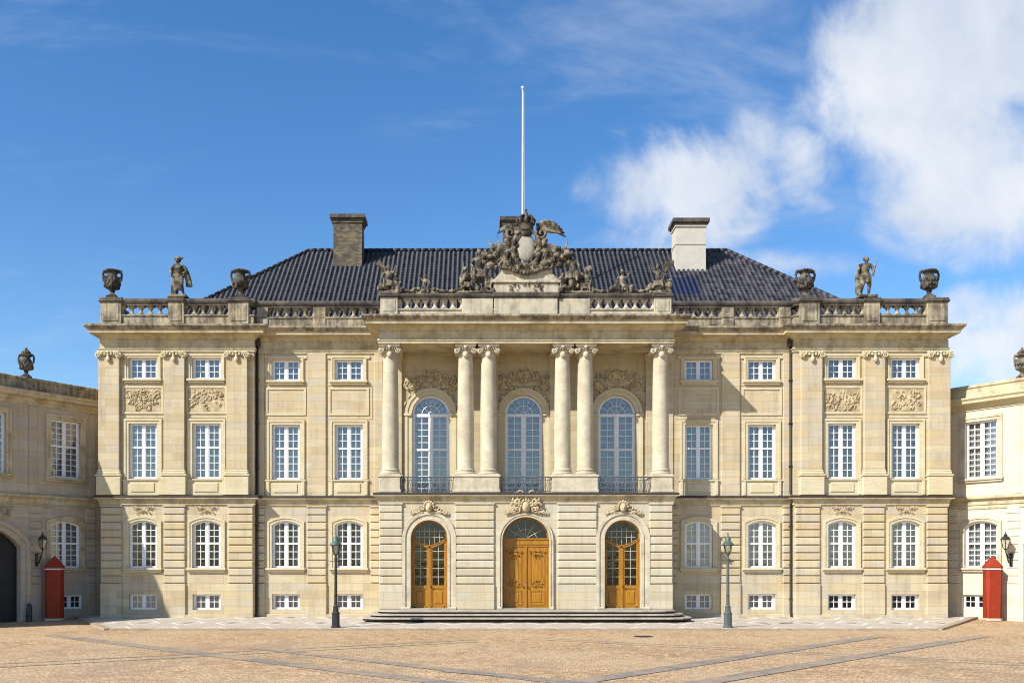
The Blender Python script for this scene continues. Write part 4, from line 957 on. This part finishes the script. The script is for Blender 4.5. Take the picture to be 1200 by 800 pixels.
def group(name, loc, label, spec, lumps, vox=.024, mat='sculpt', cat='sculpture'):
    """spec: figures (x, y, z, H, side, seed); lumps: extra trophies"""
    mb = MB()
    for (x, y, z, H, side, seed) in spec:
        u = H/7.5; P, C, hz, hx = figure(mb, (x, y, z), H, side, 'sit', seed)
        rd = random.Random(seed); e = (1.35, -.2, 3.0+rd.uniform(-.5, .6)); h_ = (1.9, -.4, 3.5+rd.uniform(-1.2, .9)); C((.85, -.05, 2.6), e, .26, .21); C(e, h_, .2, .14); hand(mb, P, h_, u, (.25, -.05, .05)); hand(mb, P, (-1.0, -1.0, 1.35), u)
        drape(mb, P, [(0, -.2, 1.0), (.2, -1.0, .7), (.2, -1.3, -.3)], 6, 1.6, .17, seed, u)
    lumps(mb); mb.xf(lambda v: Vector((v.x*1.12, v.y*1.1, v.z*1.28))); o = mb.build(name, M[mat], None, loc, 0, vox); return tag(o, label, cat, 'sculpture groups on the portico attic')
def base_lumps(w, h, n, seed, d=.2):
    def f(mb):
        rd = random.Random(seed); mb.box(-w/2, w/2, -d, d, 0, .08)
        for i in range(n):
            t = rd.uniform(-1, 1); q = rd.uniform(.07, .15); mb.ball((t*w/2, rd.uniform(-d, d), .08+rd.random()*h*(1-.6*abs(t))), (q, q, q*rd.uniform(.7, 1.3)), None, 7, 5, .4, i)
    return f
def extra(*fs):
    def f(mb):
        for q in fs: q(mb)
    return f
def wings(x, z, sg):
    def f(mb):
        for i in range(4): a = 1.9-.35*i; mb.tube([(x, .12, z), (x+sg*.22*cos(a-.5), .14, z+.22), (x+sg*.42*cos(a-.9), .14, z+.40*sin(a)+.05)], [.06, .07, .025], 5)
    return f
def pole(a, b, r=.03): return lambda mb: mb.tube([a, b], r, 6)
ZA = 14.54; YA = YF+.15
group('sculpture_group', (X0-6.05, YA, ZA), 'pair of seated cherubs on the left end post of the portico attic', [(-.12, 0, .30, 1.3, 1, 1), (.2, .05, .14, 1.1, -1, 2)], extra(base_lumps(.85, .42, 16, 3), wings(-.2, .75, -1)))
group('sculpture_group', (X0-4.55, YA, ZA-.02), 'single reclining cherub above the left attic balusters', [(.05, 0, .12, 1.05, -1, 5)], extra(base_lumps(1.0, .22, 9, 6, .14)))
group('sculpture_group', (X0-2.25, YA, ZA), 'tall group of a seated woman and putti left of the coat of arms', [(.12, 0, .60, 1.75, 1, 7), (-.42, 0, .25, 1.25, 1, 8), (.52, -.1, .2, .9, -1, 9)], extra(base_lumps(1.45, .95, 52, 10), lambda mb: spiral(mb, (.5, .72), .30, .8, 1, 0, .05, -.05), pole((-.55, .1, .2), (-.48, .05, 1.15))))
group('sculpture_group', (X0+2.2, YA, ZA), 'tall group of a seated woman and putti right of the coat of arms', [(-.12, 0, .55, 1.7, -1, 17), (.45, 0, .2, 1.2, -1, 18), (-.5, -.1, .2, .9, 1, 19)], extra(base_lumps(1.45, .95, 52, 20), pole((.1, .1, .3), (-.38, .05, 1.35)), wings(.3, .6, 1)))
group('sculpture_group', (X0+4.3, YA, ZA-.02), 'single upright cherub above the right attic balusters', [(0, 0, .16, 1.25, 1, 21)], extra(base_lumps(.9, .25, 10, 22, .14)))
group('sculpture_group', (X0+6.0, YA, ZA), 'pair of winged cherubs on the right end post of the portico attic', [(-.05, 0, .30, 1.3, -1, 25), (.25, .0, .12, .95, 1, 26)], extra(base_lumps(.9, .45, 18, 27), wings(.2, .8, 1)))
for i, (xa, xb, lab) in enumerate(((-5.5, -4.95, 'short sagging stone garland beside the left end cherubs'), (-4.1, -2.95, 'long sagging stone garland left of the coat of arms'), (2.95, 3.95, 'long sagging stone garland right of the coat of arms'), (4.65, 5.5, 'short sagging stone garland beside the right end cherubs'))):
    mb = MB(); n = int((xb-xa)/.085)
    for j in range(n+1):
        t = j/n; mb.ball(((xa+xb)/2*0+(t-.5)*(xb-xa), -.02+.03*sin(j*2), .20-.12*sin(pi*t)), (.075, .09, .075+.02*sin(j*1.7)), None, 7, 5, .4, j)
    o = mb.build('stone_garland', M['sculpt'], None, (X0+(xa+xb)/2, YA-.12, ZA-.0)); tag(o, lab, 'garland', 'stone garlands on the portico attic')

# flagpole on the roof
fp = MB(); fp.tube([(0, 0, 0), (0, 0, 6), (0, 0, 11.45)], [.060, .048, .030], 12); fp.ball((0, 0, 11.5), .085); fp.lathe([(.16, 0), (.14, .5), (.1, .55)], 12)
fp.tube([(.09, -.02, .6), (.06, -.02, 11.3)], .008, 4)
tag(fp.build('flagpole', M['pole'], None, (X0+.02, 1.5, 14.0)), 'tall bare white flagpole rising behind the coat of arms', 'flagpole')

# ------------------------------------------------------------------ wings
def wing(loc, rz, sg, label, gate_dark=True):
    R = empty('palace_wing', loc, rz, label, 'palace wing'); L = 15.0
    wA = (1.52, 2.28, 4.46, .20); wB = (1.50, 6.46, 9.12, 0); wD = (1.30, .36, 1.02, 0); G = (3.3, -.3, 4.05, .85)
    cxs = 1.55; gx = 5.4; w2 = 5.15
    h = [hole(wA, sg*cxs), hole(wB, sg*cxs), hole(wD, sg*(cxs-.25)), hole(wB, sg*w2), outline(*G, cx=sg*gx), hole(wB, sg*8.9), hole(wA, sg*9.0), hole(wB, sg*12.4), hole(wA, sg*12.4)]
    m = MB(); x0, x1 = sorted((-.6*sg, sg*L)); m.wall(x0, x1, -.4, 9.9, 0, h, .3); m.box(x0, x1, 5.5, 5.6, -.4, 9.9); m.box(sg*(L-.02), sg*L, .01, 5.5, -.4, 9.9); m.build('wall', M['winglit' if sg > 0 else 'wing'], R)
    m = MB(); m.box(x0+.05*1, x1-.05, 1.3, 1.4, -.3, 9.8)
    for z in (-.2, 5.3, 9.7): m.box(x0+.05, x1-.05, .32, 1.3, z, z+.05)
    m.build('room_wall', M['room'], R)
    path = [(x0, 0), (x1, 0)]
    m = MB(); m.sweep([(0, 5.19), (.05, 5.21), (.05, 5.38), (.1, 5.42), (.18, 5.47), (.21, 5.5), (.21, 5.57), (0, 5.64)], path); m.sweep([(0, 5.0), (.04, 5.02), (.04, 5.1), (0, 5.12)], path)
    m.build('string_course', M['frieze'], R)
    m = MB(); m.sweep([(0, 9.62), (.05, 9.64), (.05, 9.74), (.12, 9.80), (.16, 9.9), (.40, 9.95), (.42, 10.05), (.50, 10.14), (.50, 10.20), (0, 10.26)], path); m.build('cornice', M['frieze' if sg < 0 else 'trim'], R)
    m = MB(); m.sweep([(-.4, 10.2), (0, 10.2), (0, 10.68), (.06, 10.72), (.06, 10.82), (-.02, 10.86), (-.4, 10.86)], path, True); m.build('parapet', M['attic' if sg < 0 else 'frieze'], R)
    m = MB(); m.box(x0, x1, .35, 5.5, 10.25, 10.33); m.build('roof_deck', M['lead'], R)
    pcs = PC()
    for a, b in ((.02, .5), (2.75, 3.3)):
        m = pcs.n()
        xa, xb = sorted((sg*a, sg*b))
        for i in range(10): m.block(xa, xb, 0, -.05, 1.56+.355*i+.012, 1.56+.355*(i+1)-.012, .02)
        m.block(xa, xb, 0, -.065, -.35, 1.545, .02)
    for a, b in ((2.95, 3.35), (.02, .35), (6.95, 7.4)): m = pcs.n(); xa, xb = sorted((sg*a, sg*b)); m.block(xa, xb, 0, -.04, 5.65, 9.6, .01)
    pcs.build('rusticated_pier', M['winglit' if sg > 0 else 'wing'], R)
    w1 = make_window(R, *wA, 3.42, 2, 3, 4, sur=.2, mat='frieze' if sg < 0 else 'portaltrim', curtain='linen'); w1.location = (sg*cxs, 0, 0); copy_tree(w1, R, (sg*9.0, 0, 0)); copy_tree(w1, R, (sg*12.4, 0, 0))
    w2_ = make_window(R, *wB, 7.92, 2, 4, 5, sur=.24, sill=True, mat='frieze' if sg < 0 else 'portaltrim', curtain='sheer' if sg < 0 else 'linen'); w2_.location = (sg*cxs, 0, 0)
    for xx in (w2, 8.9, 12.4): copy_tree(w2_, R, (sg*xx, 0, 0))
    w3 = make_window(R, *wD, None, 2, 0, 2, sur=0, sill=False, curtain=None); w3.location = (sg*(cxs-.25), 0, 0)
    m = MB(); m.ring(outline(G[0]+.9, -.3, G[2]+.42, G[3]+.2, 20), outline(G[0]+.5, -.3, G[2]+.24, G[3]+.1, 20), -.12, 0); m.ring(outline(G[0]+.5, -.3, G[2]+.24, G[3]+.1, 20), outline(*G, 20), -.06, 0)
    o = m.build('gate_surround', M['winglit' if sg > 0 else 'wing'], R, (sg*gx, 0, 0)); m = MB(); ornament(m, 0, 4.78, 2.6, .55, -.03, 30, 31, .035); m.build('gate_carving', M['relief'] if sg > 0 else M['frieze'], R, (sg*gx, 0, 0))
    m = MB(); p_ = outline(G[0]+.0, -.3, G[2], G[3], 20); m.add([(x, .28, z) for x, z in p_], [tuple(range(len(p_)))])
    for k_ in range(-1, 2): m.box(k_*.9-.35, k_*.9+.35, .24, .28, .3, 1.5); m.box(k_*.9-.35, k_*.9+.35, .24, .28, 1.7, 3.0)
    m.build('gate', M['dark'], R, (sg*gx, 0, 0)); return R
WA = radians(55)
LWL = (-18.32, 1.0, 0); RWL = (22.55, 1.0, 0)
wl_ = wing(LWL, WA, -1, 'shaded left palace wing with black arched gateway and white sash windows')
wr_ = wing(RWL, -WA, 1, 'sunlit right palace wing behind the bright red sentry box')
def wp(loc, rz, sg, u, v): return Vector((loc[0]+cos(rz)*sg*u - sin(rz)*(-v), loc[1]+sin(rz)*sg*u + cos(rz)*(-v)))
p = wp(LWL, WA, -1, 3.35, -.2); urn((p.x, p.y, 10.86), 'small dark urn with stone flames on the left wing parapet', 9, 'sculptdark', .80, 'stone urns on the wing parapets')
p = wp(RWL, -WA, 1, 3.3, -.2); urn((p.x, p.y, 10.86), 'small pale urn at the right edge on the right wing parapet', 9, 'sculpt', .80, 'stone urns on the wing parapets')

# wall lanterns
def lantern_wall(p, rz, label):
    R = empty('wall_lantern', (p.x, p.y, 0), rz, label, 'lantern', 'wall lanterns beside the gates')
    b = MB(); b.block(-.07, .07, 0, -.05, 2.35, 2.95, .015); b.tube([(0, -.04, 2.45), (0, -.25, 2.55), (0, -.38, 2.80), (0, -.5, 3.0), (0, -.52, 3.12)], [.03, .035, .03, .028, .03], 7)
    b.tube([(0, -.04, 2.85), (0, -.2, 2.95), (0, -.32, 2.85), (0, -.26, 2.72), (0, -.18, 2.78)], .018, 6); b.build('bracket', M['iron'], R)
    f = MB(); f.lathe([(.05, 3.10), (.10, 3.14), (.115, 3.16)], 6, (0, -.52), smooth=False)
    for i in range(6): a = 2*pi*i/6; f.tube([(.11*cos(a), -.52+.11*sin(a), 3.15), (.21*cos(a), -.52+.21*sin(a), 3.55)], .014, 4)
    f.lathe([(.235, 3.54), (.235, 3.57), (.13, 3.70), (.09, 3.72), (.09, 3.77), (.03, 3.84)], 6, (0, -.52), smooth=False); f.ball((0, -.52, 3.88), .035); f.build('lantern_frame', M['iron'], R)
    g_ = MB(); g_.lathe([(.105, 3.16), (.205, 3.54)], 6, (0, -.52), smooth=False); g_.build('lantern_glass', M['lampglass'], R); return R
p = wp(LWL, WA, -1, 3.02, .05); lantern_wall(p, WA, 'black iron lantern on a bracket beside the dark gateway of the shaded wing')
p = wp(RWL, -WA, 1, 2.95, .05); lantern_wall(p, -WA, 'black iron lantern on a bracket on the sunlit wall by the red sentry box')
# guard stone by the gate
p = wp(LWL, WA, -1, 3.45, .22); gs = MB(); gs.lathe([(.13, -.25), (.12, .4), (.10, .62), (.05, .70)], 12); gs.lathe([(.125, .1), (.14, .12), (.14, .16), (.125, .18)], 12)
tag(gs.build('guard_post', M['iron'], None, (p.x, p.y, 0)), 'short black iron guard post at the foot of the dark gateway', 'bollard')

# ------------------------------------------------------------------ sentry boxes
def sentry(loc, rz, label, H=2.78):
    R = empty('sentry_box', loc, rz, label, 'sentry box', 'red sentry boxes')
    b = MB(); hw = .33; ch = .11
    P8 = [(hw, hw-ch), (hw-ch, hw), (-hw+ch, hw), (-hw, hw-ch), (-hw, -hw+ch), (-hw+ch, -hw), (hw-ch, -hw), (hw, -hw+ch)]; n = 8
    def loft(mb, levels):
        V = [(x*k, y_*k, z) for k, z in levels for x, y_ in P8]; m = len(levels)
        mb.add(V, [(j_*8+i, j_*8+(i+1) % 8, (j_+1)*8+(i+1) % 8, (j_+1)*8+i) for j_ in range(m-1) for i in range(8)]+[tuple(range(7, -1, -1)), tuple((m-1)*8+i for i in range(8))])
    for i in range(n):                        # boards; the doorway is left open on the wall side
        a = Vector(P8[i]); c = Vector(P8[(i+1) % n]); L_ = (c-a).length; nn = (c-a).normalized(); m_ = Vector((nn.y, -nn.x))
        if i == 1:
            for s0, s1, za, zb in ((0, .14, .1, 2.28), (.86, 1, .1, 2.28), (.14, .86, 2.0, 2.28)):
                p, q = a.lerp(c, s0), a.lerp(c, s1); b.slab([tuple(p-m_*.03), tuple(q-m_*.03), tuple(q), tuple(p)], za, zb)
            continue
        kk = 5 if L_ > .3 else 1
        for k_ in range(kk): p, q = a.lerp(c, k_/kk+.008), a.lerp(c, (k_+1)/kk-.008); b.slab([tuple(p-m_*.03), tuple(q-m_*.03), tuple(q), tuple(p)], .1, 2.28)
        b.slab([tuple(a-m_*.04), tuple(c-m_*.04), tuple(c-m_*.012), tuple(a-m_*.012)], .1, 2.28)
    for x, y_ in P8: b.tube([(x, y_, .1), (x, y_, 2.28)], .012, 6)
    b.build('body', M['red'], R)
    s = MB(); loft(s, [(1.08, 0), (1.08, .09), (1.0, .1)]); s.build('base', M['column'], R)
    s = MB(); loft(s, [(1.10, 2.30), (1.13, 2.34), (1.06, 2.36)]); s.build('white_trim', M['pole'], R)
    s = MB(); loft(s, [(1.02, 2.27), (1.06, 2.29), (1.06, 2.31)]); loft(s, [(1.04, 2.355), (1.12, 2.40), (1.13, 2.44), (1.07, 2.47), (.22, 2.86), (.05, 2.90)]); s.ball((0, 0, 2.90), .05); s.build('roof', M['red'], R)
    return R
sentry(((64-560)/1125*43.7, -1.3, -.10), radians(3), 'dark red sentry box standing in the shade by the left wing')
sentry(((1163-560)/1125*43.7, -1.3, -.10), radians(-10), 'bright red sentry box standing in the sun by the right wing')

# ------------------------------------------------------------------ street lamps
def street_lamp(x, y, z, pm, label):
    R = empty('street_lamp', (x, y, z), 0, label, 'street lamp', 'lamp posts on the palace pavement'); b = MB()
    b.lathe([(.20, 0), (.20, .06), (.165, .10), (.155, .52), (.17, .55), (.17, .60), (.12, .66), (.105, .82), (.12, .85), (.07, .92), (.062, 1.3), (.055, 2.4), (.05, 2.72), (.075, 2.75), (.075, 2.79), (.045, 2.82), (.04, 2.92), (.06, 2.96)], 8, ang=pi/8, smooth=False)
    b.lathe([(.085, 1.28), (.085, 1.32)], 10); b.tube([(-.25, 0, 2.68), (.25, 0, 2.68)], .014, 5); b.build('pole', M[pm], R)
    f = MB()
    for i in range(6): a = 2*pi*i/6; f.tube([(.055*cos(a), .055*sin(a), 2.93), (.12*cos(a), .12*sin(a), 3.02), (.165*cos(a), .165*sin(a), 3.34)], .011, 4)
    f.tube([(.06*cos(2*pi*i/12), .06*sin(2*pi*i/12), 2.95) for i in range(13)], .015, 4); f.build('lantern_frame', M[pm], R)
    g_ = MB(); g_.lathe([(.05, 2.95), (.11, 3.02), (.155, 3.34)], 12); g_.build('lantern_glass', M['lampglass'], R)
    h = MB(); h.lathe([(.24, 3.33), (.255, 3.345), (.24, 3.37), (.14, 3.48), (.11, 3.50), (.115, 3.60), (.08, 3.66), (.03, 3.70), (.02, 3.80)], 16); h.ball((0, 0, 3.82), .028); h.build('hood', M['copper'], R)
    u = MB(); u.lathe([(.245, 3.322), (.25, 3.334)], 16); u.build('hood_rim', M['iron'], R); return R
yl = -6.25
street_lamp((393.5-560)/1125*(45+yl), yl, -.12, 'iron', 'black lamp post with green copper hood left of the entrance steps')
street_lamp((853-560)/1125*(45+yl), yl, -.12, 'ironblue', 'grey green lamp post with green hood right of the entrance steps')

# drain cover let into the setts
q = gp(754, 745.5); dm = MB(); dm.lathe([(.36, 0), (.36, .012)], 24, smooth=False)
for i in range(5): dm.box(-.26+.02*abs(i-2)*2, .26-.02*abs(i-2)*2, -.22+.11*i-.02, -.22+.11*i+.02, .012, .020)
tag(dm.build('drain_cover', M['iron'], None, (q.x, q.y, gz(q.y)+.004)), 'small round iron drain cover in the setts in front of the right door', 'drain cover')
